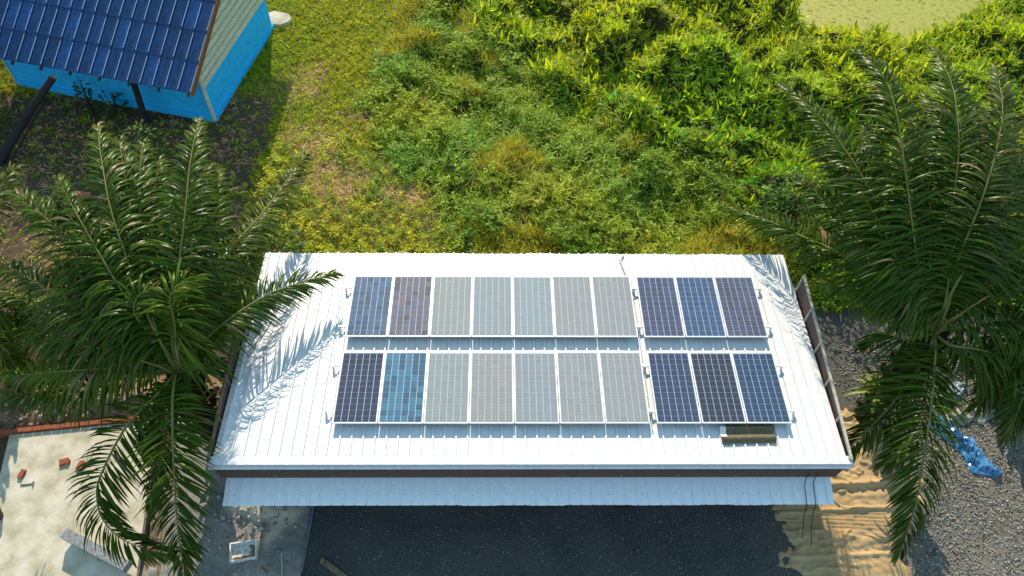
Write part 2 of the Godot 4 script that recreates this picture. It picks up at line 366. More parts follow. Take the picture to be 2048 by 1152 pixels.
func make_materials() -> void:
	var fine := grain(512, 0.06, 5, 3, 0.55, 1.0)
	var coarse := grain(512, 0.012, 6, 8, 0.72, 1.0)
	var streak := grain(512, 0.03, 4, 5, 0.9, 1.0, 12.0)
	M.fine = fine
	M.roof = textured(mat(lin(0.63, 0.625, 0.61), 0.42, 0.5), coarse, 0.35)
	M.roof.albedo_texture = grain(512, 0.012, 6, 18, 0.94, 1.0)
	M.canopy = textured(mat(lin(0.82, 0.84, 0.85), 0.45, 0.5), grain(512, 0.02, 5, 21, 0.95, 1.0), 0.6)
	M.flashing = textured(mat(lin(0.64, 0.64, 0.63), 0.45), grain(512, 0.02, 5, 22, 0.88, 1.0), 0.7)
	M.slat = textured(mat(lin(0.17, 0.085, 0.062), 0.55), fine, 0.9)
	M.rail = textured(mat(lin(0.52, 0.47, 0.36), 0.5), coarse, 1.3)
	M.alu = mat(lin(0.72, 0.72, 0.73), 0.38, 0.5)
	M.alu.metallic = 0.25
	M.backsheet = mat(lin(0.36, 0.39, 0.42), 0.6)
	M.bolt = mat(lin(0.25, 0.25, 0.26), 0.4)
	M.concrete = textured(mat(lin(0.57, 0.525, 0.435), 0.92, 0.3), ImageTexture.create_from_image(noise_image(1024, 0.006, 7, 33, ramp2([[0.1, Color(0.82, 0.79, 0.72)], [0.4, Color(0.91, 0.90, 0.85)], [0.6, Color(0.97, 0.95, 0.92)], [0.9, Color(1, 1, 1)]]))), 0.22, 0.5, fine)
	M.block = textured(mat(lin(0.30, 0.31, 0.31), 0.9, 0.3), coarse, 1.2)
	M.floor = textured(mat(lin(0.56, 0.55, 0.50), 0.9, 0.3), coarse, 0.8)
	M.wall = textured(mat(lin(0.55, 0.54, 0.50), 0.9, 0.3), coarse, 0.5)
	M.brick = textured(mat(lin(0.46, 0.13, 0.065), 0.9, 0.3), fine, 3.0)
	M.wood = textured(mat(lin(0.30, 0.215, 0.14), 0.85, 0.3), grain(512, 0.03, 4, 9, 0.5, 1.0, 10.0), 1.5)
	M.wood_grey = textured(mat(lin(0.22, 0.19, 0.165), 0.85, 0.3), grain(512, 0.03, 4, 10, 0.5, 1.0, 10.0), 1.7)
	M.steel_blue = textured(mat(lin(0.30, 0.36, 0.41), 0.4, 0.6), coarse, 1.0)
	M.iron = mat(lin(0.10, 0.10, 0.09), 0.5, 0.6)
	M.black_rubber = mat(lin(0.012, 0.013, 0.014), 0.35, 0.5)
	M.foam = textured(mat(lin(0.82, 0.80, 0.72), 0.7, 0.4), coarse, 1.5)
	M.rust = textured(mat(lin(0.30, 0.13, 0.035), 0.9, 0.3), coarse, 3.0)
	M.cable = mat(lin(0.02, 0.02, 0.022), 0.6)
	M.conduit = mat(lin(0.42, 0.42, 0.38), 0.5)
	M.fibre = textured(mat(lin(0.28, 0.245, 0.17), 0.95, 0.2), ImageTexture.create_from_image(noise_image(512, 0.03, 6, 44, ramp2([[0.2, Color(0.35, 0.34, 0.31)], [0.55, Color(0.8, 0.78, 0.72)], [0.9, Color(1, 1, 1)]]))), 1.6)
	M.soil = textured(mat(lin(1, 1, 1), 0.95, 0.2), grain(1024, 0.05, 6, 50, 0.6, 1.0), 0.5, 0.5)
	M.gravel = textured(mat(lin(1, 1, 1), 0.95, 0.2), grain(1024, 0.12, 4, 51, 0.55, 1.0), 0.6, 0.5)
	M.sand = textured(mat(lin(1, 1, 1), 0.95, 0.2), grain(1024, 0.07, 5, 52, 0.82, 1.0), 0.9, 0.25)
	M.stone = textured(mat(lin(1, 1, 1), 0.9, 0.3), fine, 2.5)
	M.pond = textured(mat(lin(1, 1, 1), 0.55, 0.4), ImageTexture.create_from_image(noise_image(1024, 0.02, 6, 60, ramp2([[0.0, Color(0.45, 0.48, 0.18)], [0.22, Color(0.83, 0.84, 0.60)], [0.5, Color(0.98, 0.99, 0.93)], [1.0, Color(1, 1, 1)]]))), 0.18)
	M.blue_wall = textured(mat(lin(0.02, 0.50, 0.90), 0.75, 0.4), ImageTexture.create_from_image(noise_image(512, 0.012, 6, 70, ramp2([[0.1, Color(0.74, 0.84, 0.92)], [0.45, Color(0.95, 0.97, 0.98)], [0.6, Color(1, 1, 1)], [0.85, Color(1, 0.97, 0.95)]]))), 0.5)
	M.cream = textured(mat(lin(0.66, 0.67, 0.50), 0.5, 0.5), grain(512, 0.01, 4, 71, 0.9, 1.0), 0.5)
	M.lit_roll = mat(lin(0.34, 0.46, 0.58), 0.4, 0.5)  # pale tone painting the sunlit sides of the roof rolls
	M.barge = textured(mat(lin(0.34, 0.12, 0.045), 0.6), fine, 1.2)
	M.house_roof = []
	M.house_roof_tone = []
	for k in 5:
		var d: float = [1.0, 0.92, 1.1, 0.85, 1.3][k]
		var m := mat(lin(0.48, 0.48, 0.48), 0.32, 0.5)
		M.house_roof_tone.append(Color(0.016 * d, 0.145 * d, 0.46 * d))
		m.albedo_texture = grain(256, 0.02, 5, 80 + k, 0.6, 1.0, 6.0)
		m.uv1_triplanar = true
		m.uv1_scale = Vector3.ONE * 1.1
		M.house_roof.append(m)
	M.tarp = mat(lin(0.04, 0.17, 0.36), 0.26, 0.6)
	M.tarp.cull_mode = BaseMaterial3D.CULL_DISABLED
	M.cloth = textured(mat(lin(0.36, 0.34, 0.27), 0.8), coarse, 1.0)
	M.cloth.cull_mode = BaseMaterial3D.CULL_DISABLED
	M.clay = textured(mat(lin(0.52, 0.22, 0.09), 0.8), coarse, 2.0)
	M.trunk = textured(mat(lin(0.085, 0.062, 0.042), 0.95, 0.2), fine, 1.2)
	M.bark = textured(mat(lin(0.055, 0.05, 0.05), 0.9, 0.2), fine, 1.0)
	M.rachis = mat(lin(0.15, 0.15, 0.035), 0.55, 0.3)
	M.palm = leafy(lin(0.3, 0.3, 0.3), 0.32, 0.8, 0.25)
	M.grass = leafy(lin(1, 1, 1), 0.5, 1.0, 0.35)
	M.fern = leafy(lin(1, 1, 1), 0.5, 1.0, 0.35)
	M.straw = leafy(lin(1, 1, 1), 0.7, 0.4, 0.3)
	# the solar cells: silver bus bars on a crystalline wafer
	var im := Image.create(64, 64, false, Image.FORMAT_RGB8)
	var f := FastNoiseLite.new()
	f.noise_type = FastNoiseLite.TYPE_CELLULAR
	f.cellular_return_type = FastNoiseLite.RETURN_CELL_VALUE
	f.frequency = 0.11
	for y in 64:
		for x in 64:
			var g := 0.60 + 0.13 * f.get_noise_2d(x, y)
			if (x + 8) % 16 < 3:
				g = 1.0
			im.set_pixel(x, y, Color(g, g, g))
	im.generate_mipmaps()
	M.cell_tex = ImageTexture.create_from_image(im)


# ---------------------------------------------------------------- terrain
func table(z: float, pairs: Array) -> float:     # [z, x] pairs, rising z
	if z <= pairs[0][0]:
		return pairs[0][1]
	for k in pairs.size() - 1:
		if z <= pairs[k + 1][0]:
			return lerpf(pairs[k][1], pairs[k + 1][1], (z - pairs[k][0]) / (pairs[k + 1][0] - pairs[k][0]))
	return pairs[-1][1]


const WEED_EDGE := [[-24.0, 0.3], [-20.4, -0.1], [-17.6, -0.5], [-14.1, -1.3], [-12.1, -0.4], [-9.9, 1.6], [-8.0, 2.4], [-6.0, 3.0]]
const FERN_EDGE := [[-24.0, 0.6], [-20.4, 1.4], [-16.5, 3.8], [-13.9, 6.4], [-11.9, 8.6], [-11.0, 11.2], [-8.3, 12.6], [-6.0, 13.5]]


func nv(x: float, z: float, f: float, o := 0.0) -> float:
	return nz.get_noise_3d(x * f, o * 37.0, z * f)


func pond_side(x: float, z: float) -> float:      # > 0 inside the pond
	var shore := table(x, [[13.6, -26.0], [14.6, -21.0], [15.4, -18.6], [17.0, -18.1], [19.6, -18.0], [21.5, -18.9], [24.4, -20.8], [27.0, -23.5]])
	return (shore - z) + nv(x, z, 25.0, 3.0) * 0.5 if x > 13.6 and x < 40.0 else -5.0


func mound(x: float, z: float) -> float:          # hummocks under the weeds
	if z > -5.6:
		return 0.0
	var k := smoothstep(-0.2, 1.6, x - table(z, WEED_EDGE)) * smoothstep(-5.6, -8.0, z)
	var far := smoothstep(-0.5, 1.0, x - table(z, FERN_EDGE))
	var h := 0.42 + 0.85 * nv(x, z, 9.0, 1.0) + 0.65 * nv(x, z, 22.0, 2.0)
	h += 0.25 * nv(x, z, 40.0, 2.5)
	h = maxf(0.0, h) * k * (0.75 + 0.5 * far)
	return h * smoothstep(0.3, -1.0, pond_side(x, z))


func ground_y(x: float, z: float) -> float:
	if z < -5.6:
		return mound(x, z) + 0.03 * nv(x, z, 30.0, 5.0) - 0.5 * smoothstep(-0.2, 0.6, pond_side(x, z))
	return -0.03 + 0.03 * nv(x, z, 20.0, 5.0) * smoothstep(-2.0, -4.0, z)


func soil_color(x: float, z: float) -> Color:
	var n := nv(x, z, 14.0, 7.0)
	var c := Color(0.15, 0.105, 0.06).lerp(Color(0.10, 0.075, 0.045), 0.5 + n)
	if z < -5.0:
		var lawn := Color(0.14, 0.15, 0.025).lerp(Color(0.27, 0.18, 0.08), clampf(-0.1 + nv(x, z, 10.0, 45.0) * 2.0 + 0.7 * smoothstep(-16.5, -13.5, z), 0, 1))
		c = lawn
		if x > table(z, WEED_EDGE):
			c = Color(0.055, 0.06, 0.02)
		if x < -4.4 + 0.5 * nv(x, z, 30.0, 47.0) and z > -14.6:
			c = Color(0.15, 0.105, 0.06).lerp(Color(0.10, 0.075, 0.045), 0.5 + n)
	return c


func grid_mesh(xs: PackedFloat32Array, zs: PackedFloat32Array, hf: Callable, cf: Callable, keep = null) -> ArrayMesh:
	var b := MB.new()
	var nx := xs.size()
	var ys := PackedFloat32Array()
	for z in zs:
		for x in xs:
			ys.append(hf.call(x, z))
	for j in zs.size():
		for i in nx:
			var l := ys[j * nx + maxi(i - 1, 0)]
			var r := ys[j * nx + mini(i + 1, nx - 1)]
			var u := ys[maxi(j - 1, 0) * nx + i]
			var d := ys[mini(j + 1, zs.size() - 1) * nx + i]
			var dx := xs[mini(i + 1, nx - 1)] - xs[maxi(i - 1, 0)]
			var dz := zs[mini(j + 1, zs.size() - 1)] - zs[maxi(j - 1, 0)]
			b.vert(Vector3(xs[i], ys[j * nx + i], zs[j]), Vector3(-(r - l) / dx, 1, -(d - u) / dz).normalized(), cf.call(xs[i], zs[j]))
	for j in zs.size() - 1:
		for i in nx - 1:
			if keep != null and not keep.call((xs[i] + xs[i + 1]) * 0.5, (zs[j] + zs[j + 1]) * 0.5):
				continue
			var a := j * nx + i
			b.tri(a, a + 1, a + nx + 1)
			b.tri(a, a + nx + 1, a + nx)
	return b.mesh()


func span(a: float, b: float, step: float) -> PackedFloat32Array:
	var out := PackedFloat32Array()
	var n := int(round((b - a) / step))
	for k in n + 1:
		out.append(a + (b - a) * k / n)
	return out


func sand_edge_l(z: float) -> float:
	return table(z, [[-7.0, 11.7], [-2.0, 11.5], [0.2, 10.7], [0.6, 10.55], [2.3, 11.05], [5.0, 11.4], [9.0, 11.8]]) + 0.35 * nv(3.0, z, 60.0, 11.0)


func sand_edge_r(z: float) -> float:
	return table(z, [[-7.0, 13.2], [-2.5, 13.9], [0.3, 14.95], [1.0, 14.6], [2.3, 13.9], [5.0, 13.6], [9.0, 13.6]]) + 0.4 * nv(7.0, z, 60.0, 12.0)


func sand_y(x: float, z: float) -> float:
	var y := 0.05 + 0.06 * nv(x * 0.45, z, 45.0, 13.0) + 0.07 * absf(nv(x * 0.35 + 0.5 * z, z, 75.0, 14.0)) + 0.03 * nv(x, z, 190.0, 15.0)
	y += 0.14 * maxf(0.0, 0.45 - absf(nv(x * 0.5, z, 95.0, 16.0)) * 3.0) * smoothstep(-0.25, 0.2, nv(x, z, 25.0, 17.0))
	if z > 0.62 and z < 1.12 and x < 13.7:         # tyre tread pressed across
		y = lerpf(y, 0.05 + 0.022 * sin((z - 0.05 * x) * TAU / 0.1), 0.75)
	y += 0.11 * exp(-pow((z + 0.12 - 0.06 * sin(x * 1.6)) / 0.09, 2.0)) + 0.07 * exp(-pow((z - 1.25 + 0.05 * x) / 0.06, 2.0)) + 0.06 * exp(-pow((z - 2.15 + 0.03 * x) / 0.06, 2.0))
	var e := minf(x - sand_edge_l(z), sand_edge_r(z) - x) + 0.35 * nv(x, z, 60.0, 23.0) + 0.2 * nv(x, z, 180.0, 24.0)
	return lerpf(-0.06, y, smoothstep(-0.25, 0.35, e)) - 0.25 * smoothstep(-1.8, -3.0, z)


func build_ground() -> void:
	var xs := PackedFloat32Array([-500, -120, -50, -28])
	xs.append_array(span(-20.0, 30.0, 0.25))
	xs.append_array(PackedFloat32Array([40, 60, 140, 500]))
	var zs := PackedFloat32Array([-500, -160, -60, -36])
	zs.append_array(span(-28.0, 7.0, 0.25))
	zs.append_array(PackedFloat32Array([14, 40, 140, 500]))
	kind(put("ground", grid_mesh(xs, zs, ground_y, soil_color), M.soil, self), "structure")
	# the pond, skinned with duckweed
	var pond := put("pond", grid_mesh(span(13.0, 40.0, 0.5), span(-46.0, -17.0, 0.5), func(_x, _z): return -0.08, func(x, z): return Color(0.36, 0.31, 0.062).lerp(Color(0.31, 0.30, 0.052), clampf(0.5 + nv(x, z, 6.0, 20.0), 0, 1))), M.pond, self)
	kind(pond, "structure")
	var scraps := MB.new()
	rng.seed = 71
	for k in 130:
		var x := rng.randf_range(14.5, 26.0)
		var z := rng.randf_range(-23.0, -18.2)
		if pond_side(x, z) > 0.2:
			var d := Vector3(rng.randf_range(-1, 1), 0, rng.randf_range(-0.35, 0.35))
			scraps.leaf(Vector3(x, -0.07, z), d, rng.randf_range(0.08, 0.35), rng.randf_range(0.008, 0.03), 0.0, 2, Color(0.13, 0.12, 0.05))
	tag(kind(put("floating_debris", scraps.mesh(), M.straw, self), "stuff"), "dark leaf scraps floating on the duckweed pond", "leaf litter")
	# yards
	kind(put("gravel_yard", grid_mesh(span(-1.12, 26.0, 0.12), span(-6.2, 7.0, 0.12), func(x, z): return 0.014 + 0.012 * nv(x, z, 60.0, 21.0), gravel_color, func(x, z): return gravel_here(x, z)), M.gravel, self), "structure")
	kind(put("sand_track", grid_mesh(span(9.4, 16.0, 0.04), span(-3.4, 5.0, 0.035), sand_y, func(x, z): return Color(0.53, 0.37, 0.195).lerp(Color(0.45, 0.305, 0.15), clampf(0.5 + nv(x, z, 40.0, 22.0), 0, 1))), M.sand, self), "structure")
	# trampled cement-grey ground beside the building, with heaps of sand
	kind(put("rough_ground", grid_mesh(span(-5.0, -1.1, 0.06), span(-2.6, 6.0, 0.06), rough_y, func(x, z): return Color(0.40, 0.37, 0.32).lerp(Color(0.27, 0.255, 0.23), clampf(0.5 + 1.4 * nv(x, z, 30.0, 31.0), 0, 1)).lerp(Color(0.64, 0.56, 0.42), smoothstep(0.10, 0.22, rough_y(x, z)))), M.soil, self), "structure")
	kind(put("dirt_bank", grid_mesh(span(-14.0, -3.9, 0.08), span(-4.6, -0.9, 0.08), bank_y, func(x, z): return Color(0.36, 0.235, 0.13).lerp(Color(0.27, 0.16, 0.085), clampf(0.5 + 1.5 * nv(x, z, 35.0, 33.0), 0, 1)), func(x, z): return bank_y(x, z) > 0.012), M.soil, self), "structure")


func rough_y(x: float, z: float) -> float:
	return 0.03 + 0.10 * maxf(0.0, 0.2 + nv(x, z, 40.0, 30.0)) + 0.06 * absf(nv(x, z, 110.0, 36.0)) + 0.26 * exp(-pow((x + 2.1) / 0.75, 2.0) - pow((z - 0.55) / 0.3, 2.0)) * (1.0 + 0.8 * nv(x, z, 90.0, 32.0)) + 0.13 * exp(-pow((x + 2.95) / 0.4, 2.0) - pow((z - 0.5) / 0.22, 2.0)) + 0.14 * exp(-pow((x + 1.75 + 0.5 * (z - 0.8)) / 0.16, 2.0)) * smoothstep(1.7, 1.2, z) * smoothstep(0.4, 0.7, z)


func bank_y(x: float, z: float) -> float:
	var w := exp(-pow((z + 2.42 + 0.10 * (x + 7.0)) / 0.5, 2.0)) * smoothstep(-13.9, -12.5, x) * smoothstep(-3.7, -4.5, x)
	return (0.34 + 0.22 * nv(x, z, 28.0, 34.0) + 0.12 * nv(x, z, 80.0, 35.0)) * w - 0.02


func gravel_here(x: float, z: float) -> bool:
	if z < 0.20 + 0.24 * smoothstep(2.2, 4.2, x) * smoothstep(10.2, 8.2, x) + 0.10 * nv(x, 1.0, 60.0, 26.0) and x < 11.5:
		return false
	return true


func gravel_color(x: float, z: float) -> Color:
	var n := clampf(0.5 + 1.2 * nv(x, z, 30.0, 27.0), 0, 1)
	var c := Color(0.10, 0.103, 0.102).lerp(Color(0.135, 0.133, 0.125), n)          # fresh blue-grey chippings
	var dust := clampf(0.75 + 0.7 * nv(x, z, 9.0, 28.0), 0, 1) * smoothstep(9.2, 14.5, x + 0.8 * nv(x, z, 25.0, 29.0))
	return c.lerp(Color(0.36, 0.31, 0.225).lerp(Color(0.28, 0.25, 0.20), n), dust)   # sand trodden into the older gravel


# ---------------------------------------------------------------- scatter
func scatter(called: String, mesh: Mesh, m: Material, xf: Array, cols: Array, parent: Node3D = self) -> MultiMeshInstance3D:
	var mm := MultiMesh.new()
	mm.transform_format = MultiMesh.TRANSFORM_3D
	mm.use_colors = true
	mm.mesh = mesh
	mm.instance_count = xf.size()
	for k in xf.size():
		mm.set_instance_transform(k, xf[k])
		mm.set_instance_color(k, cols[k])
	var o := MultiMeshInstance3D.new()
	o.name = numbered(called) if parent == self else called
	o.multimesh = mm
	o.material_override = m
	parent.add_child(o, true)
	return o


func tuft(seed_: int, blades: int, length: Vector2, width: Vector2, lean: Vector2, curl: float, segs: int, spread: float, fold := 0.0, wide_at := 0.3) -> ArrayMesh:
	rng.seed = seed_
	var b := MB.new()
	for k in blades:
		var a := rng.randf() * TAU
		var l := rng.randf_range(lean.x, lean.y)
		var d := Vector3(cos(a) * sin(l), cos(l), sin(a) * sin(l))
		var g := rng.randf_range(0.7, 1.25)
		var warm := rng.randf_range(0.85, 1.2)
		b.leaf(Vector3(cos(a + 1.0), 0, sin(a + 1.0)) * spread * rng.randf(), d, rng.randf_range(length.x, length.y), rng.randf_range(width.x, width.y) * 0.5, curl * rng.randf_range(0.5, 1.4), segs, Color(g * warm, g, g * 0.9) * 0.6, rng.randf_range(-0.9, 0.9), fold, wide_at)
	return b.mesh()


# a stem with leaves set along it
func stem_plant(seed_: int, height: float, leaves: int, ll: float, lw: float, lean: float) -> ArrayMesh:
	rng.seed = seed_
	var b := MB.new()
	for s in 3:
		var a0 := rng.randf() * TAU
		var tip := Vector3(cos(a0) * lean, 1.0, sin(a0) * lean).normalized() * height * rng.randf_range(0.7, 1.1)
		for k in leaves:
			var t := float(k + 1) / leaves
			var a := a0 + k * 2.4 + rng.randf()
			var l := rng.randf_range(0.7, 1.35)
			var g := rng.randf_range(0.7, 1.25)
			b.leaf(tip * t, Vector3(cos(a) * sin(l), cos(l), sin(a) * sin(l)), ll * rng.randf_range(0.7, 1.2), lw * 0.5, 0.9, 3, Color(g, g, g) * 0.6, rng.randf_range(-0.5, 0.5), 0.25, 0.35)
	return b.mesh()


const GROWTH := 4.0
var pk := {}
var pxf := {}
var pcs := {}


func plant(k: String, x: float, z: float, s: float, col: Color, tilt := 0.25) -> void:
	var j := rng.randi() % int(pk[k].size())
	var b := Basis.from_euler(Vector3(rng.randf_range(-tilt, tilt), rng.randf() * TAU, rng.randf_range(-tilt, tilt))).scaled(Vector3(s, s * rng.randf_range(0.85, 1.2), s))
	pxf[k][j].append(Transform3D(b, Vector3(x, ground_y(x, z) - 0.015, z)))
	pcs[k][j].append(col * GROWTH)


func build_plants() -> void:
	var short_grass: Array = [tuft(1, 12, Vector2(0.10, 0.22), Vector2(0.012, 0.022), Vector2(0.3, 1.2), 1.2, 3, 0.09), tuft(2, 12, Vector2(0.08, 0.2), Vector2(0.016, 0.03), Vector2(0.5, 1.35), 0.9, 3, 0.1)]
	var long_grass: Array = [tuft(3, 14, Vector2(0.3, 0.6), Vector2(0.02, 0.036), Vector2(0.1, 0.8), 1.9, 5, 0.08), tuft(4, 12, Vector2(0.35, 0.7), Vector2(0.018, 0.03), Vector2(0.1, 0.9), 2.2, 5, 0.1)]
	var weeds: Array = [stem_plant(5, 0.42, 6, 0.17, 0.05, 0.5), stem_plant(6, 0.5, 7, 0.2, 0.045, 0.6), tuft(7, 11, Vector2(0.16, 0.34), Vector2(0.035, 0.06), Vector2(0.5, 1.35), 1.3, 4, 0.14, 0.2, 0.4)]
	var lances: Array = [tuft(8, 4, Vector2(0.42, 0.78), Vector2(0.13, 0.20), Vector2(0.15, 0.95), 0.7, 5, 0.12, 0.25, 0.4), tuft(9, 4, Vector2(0.35, 0.65), Vector2(0.12, 0.19), Vector2(0.3, 1.15), 0.8, 5, 0.14, 0.25, 0.4), tuft(10, 3, Vector2(0.5, 0.85), Vector2(0.11, 0.17), Vector2(0.1, 0.8), 1.3, 6, 0.1, 0.25, 0.35)]
	var broad: Array = [tuft(11, 6, Vector2(0.24, 0.38), Vector2(0.2, 0.3), Vector2(0.6, 1.3), 1.2, 4, 0.22, 0.25, 0.35)]
	var straw: Array = [tuft(12, 12, Vector2(0.14, 0.34), Vector2(0.008, 0.015), Vector2(0.9, 1.5), 0.5, 3, 0.14)]
	var kinds := {"short_grass": short_grass, "long_grass": long_grass, "weeds": weeds, "lance_leaves": lances, "broad_leaves": broad, "straw": straw}
	var xf := {}
	var cs := {}
	for k in kinds:
		xf[k] = []
		cs[k] = []
		for j in kinds[k].size():
			xf[k].append([])
			cs[k].append([])
	rng.seed = 900
	pk = kinds
	pxf = xf
	pcs = cs
	var step := 0.105
	var nxs := int(46.0 / step)
	var nzs := int(20.5 / step)
	for j in nzs:
		for i in nxs:
			var x := -19.0 + (i + rng.randf()) * step
			var z := -26.0 + (j + rng.randf()) * step
			if pond_side(x, z) > 0.05 or in_house(x, z):
				continue
			var we := x - table(z, WEED_EDGE) + nv(x, z, 40.0, 40.0) * 0.7
			var fe := x - table(z, FERN_EDGE) + nv(x, z, 30.0, 41.0) * 1.3
			var patch := nv(x, z, 12.0, 42.0)
			var tone := clampf(0.5 + 1.1 * nv(x, z, 8.0, 43.0), 0, 1)
			var bright := rng.randf_range(0.75, 1.25)
			var r := rng.randf()
			if fe > 0.0:
				var open := nv(x, z, 17.0, 44.0)
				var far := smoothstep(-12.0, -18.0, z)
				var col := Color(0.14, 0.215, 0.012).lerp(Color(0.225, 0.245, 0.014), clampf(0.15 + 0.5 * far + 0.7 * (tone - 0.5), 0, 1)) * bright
				if open < -0.27:
					if r < 0.36:
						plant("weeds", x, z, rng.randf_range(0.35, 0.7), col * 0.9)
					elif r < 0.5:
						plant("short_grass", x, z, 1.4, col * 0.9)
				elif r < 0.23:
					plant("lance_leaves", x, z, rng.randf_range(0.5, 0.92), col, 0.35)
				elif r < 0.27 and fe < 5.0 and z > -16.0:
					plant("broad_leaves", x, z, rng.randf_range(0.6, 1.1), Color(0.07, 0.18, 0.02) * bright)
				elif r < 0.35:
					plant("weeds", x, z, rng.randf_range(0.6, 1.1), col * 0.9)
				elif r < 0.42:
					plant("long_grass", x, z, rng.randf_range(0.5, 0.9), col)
			elif we > 0.0:
				var col := Color(0.085, 0.165, 0.018).lerp(Color(0.185, 0.195, 0.012), tone) * bright
				if patch > 0.16 and r < 0.6:                # hummocks of yellowing grass
					plant("long_grass", x, z, rng.randf_range(0.6, 1.1), Color(0.19, 0.175, 0.018) * bright)
				elif r < 0.30:
					plant("weeds", x, z, rng.randf_range(0.55, 1.1), col)
				elif r < 0.52:
					plant("long_grass", x, z, rng.randf_range(0.45, 0.95), col)
				elif r < 0.60:
					plant("short_grass", x, z, 1.2, col)
				elif r < 0.70 and z > -10.5:
					plant("straw", x, z, rng.randf_range(0.7, 1.2), Color(0.34, 0.24, 0.10) * bright)
			elif x > -4.3 + 0.5 * nv(x, z, 30.0, 47.0) or z < -14.8:
				var dry := clampf(nv(x, z, 10.0, 45.0) * 2.2 + 0.75 * smoothstep(-16.5, -13.5, z) * smoothstep(-5.0, -3.6, x) - 0.30 - 0.15 * smoothstep(-12.0, -8.0, z), 0, 1)
				var low := smoothstep(-13.5, -10.0, z)
				var col := Color(0.165, 0.205, 0.008).lerp(Color(0.25, 0.23, 0.010), tone) * bright
				if r < 0.86 * (1.0 - 0.62 * dry):
					plant("short_grass" if rng.randf() > 0.35 * low else "weeds", x, z, rng.randf_range(0.7, 1.4) * (1.0 - 0.4 * low), col)
				elif r < 0.75 * dry + 0.2:
					plant("straw", x, z, rng.randf_range(0.7, 1.2), Color(0.36, 0.25, 0.10).lerp(Color(0.30, 0.17, 0.08), rng.randf()) * bright)
				elif r < 0.9 and low > rng.randf():
					plant("weeds", x, z, rng.randf_range(0.35, 0.7), Color(0.10, 0.16, 0.015) * bright)
			else:
				if r < 0.07:
					plant("short_grass", x, z, rng.randf_range(0.8, 1.4), Color(0.165, 0.205, 0.008) * bright)
				elif r < 0.16:
					plant("straw", x, z, rng.randf_range(0.8, 1.3), Color(0.30, 0.17, 0.08) * bright)
	var words := {"short_grass": "short yellow-green grass of the rough lawn behind the roof", "long_grass": "long arching grass blades in tangled hummocks", "weeds": "tangled small-leaved green weeds behind the white roof", "lance_leaves": "upright lance-shaped yellow-green leaves growing thickly towards the pond", "broad_leaves": "broad rounded green leaves among the lance-leaved thicket", "straw": "dry brown straw lying on the lawn and under weeds"}
	var ms := {"short_grass": M.grass, "long_grass": M.grass, "weeds": M.fern, "lance_leaves": M.fern, "broad_leaves": M.fern, "straw": M.straw}
	for k in kinds:
		var o := Node3D.new()
		o.name = numbered(k)
		add_child(o, true)
		tag(kind(o, "stuff"), words[k], "grass" if "grass" in k or k == "straw" else "plants")
		for j in kinds[k].size():
			scatter("growth", kinds[k][j], ms[k], xf[k][j], cs[k][j], o)
	print("plants ", xf.short_grass[0].size() * 2, " ", xf.weeds[0].size() * 3, " ", xf.lance_leaves[0].size() * 3)


func pebble(seed_: int) -> ArrayMesh:
	rng.seed = seed_
	var b := MB.new()
	var rings := 3
	var sides := 6
	var idx := []
	for j in rings:
		var row := []
		var t := PI * (j + 0.5) / rings
		for i in sides:
			var a := TAU * i / sides
			var d := Vector3(sin(t) * cos(a), cos(t) * 0.7, sin(t) * sin(a))
			row.append(b.vert(d * rng.randf_range(0.75, 1.15), d.normalized(), Color.WHITE))
		idx.append(row)
	for j in rings - 1:
		for i in sides:
			b.tri(idx[j][i], idx[j + 1][(i + 1) % sides], idx[j][(i + 1) % sides])
			b.tri(idx[j][i], idx[j + 1][i], idx[j + 1][(i + 1) % sides])
	for i in sides - 2:
		b.tri(idx[0][0], idx[0][i + 1], idx[0][i + 2])
	return b.mesh()


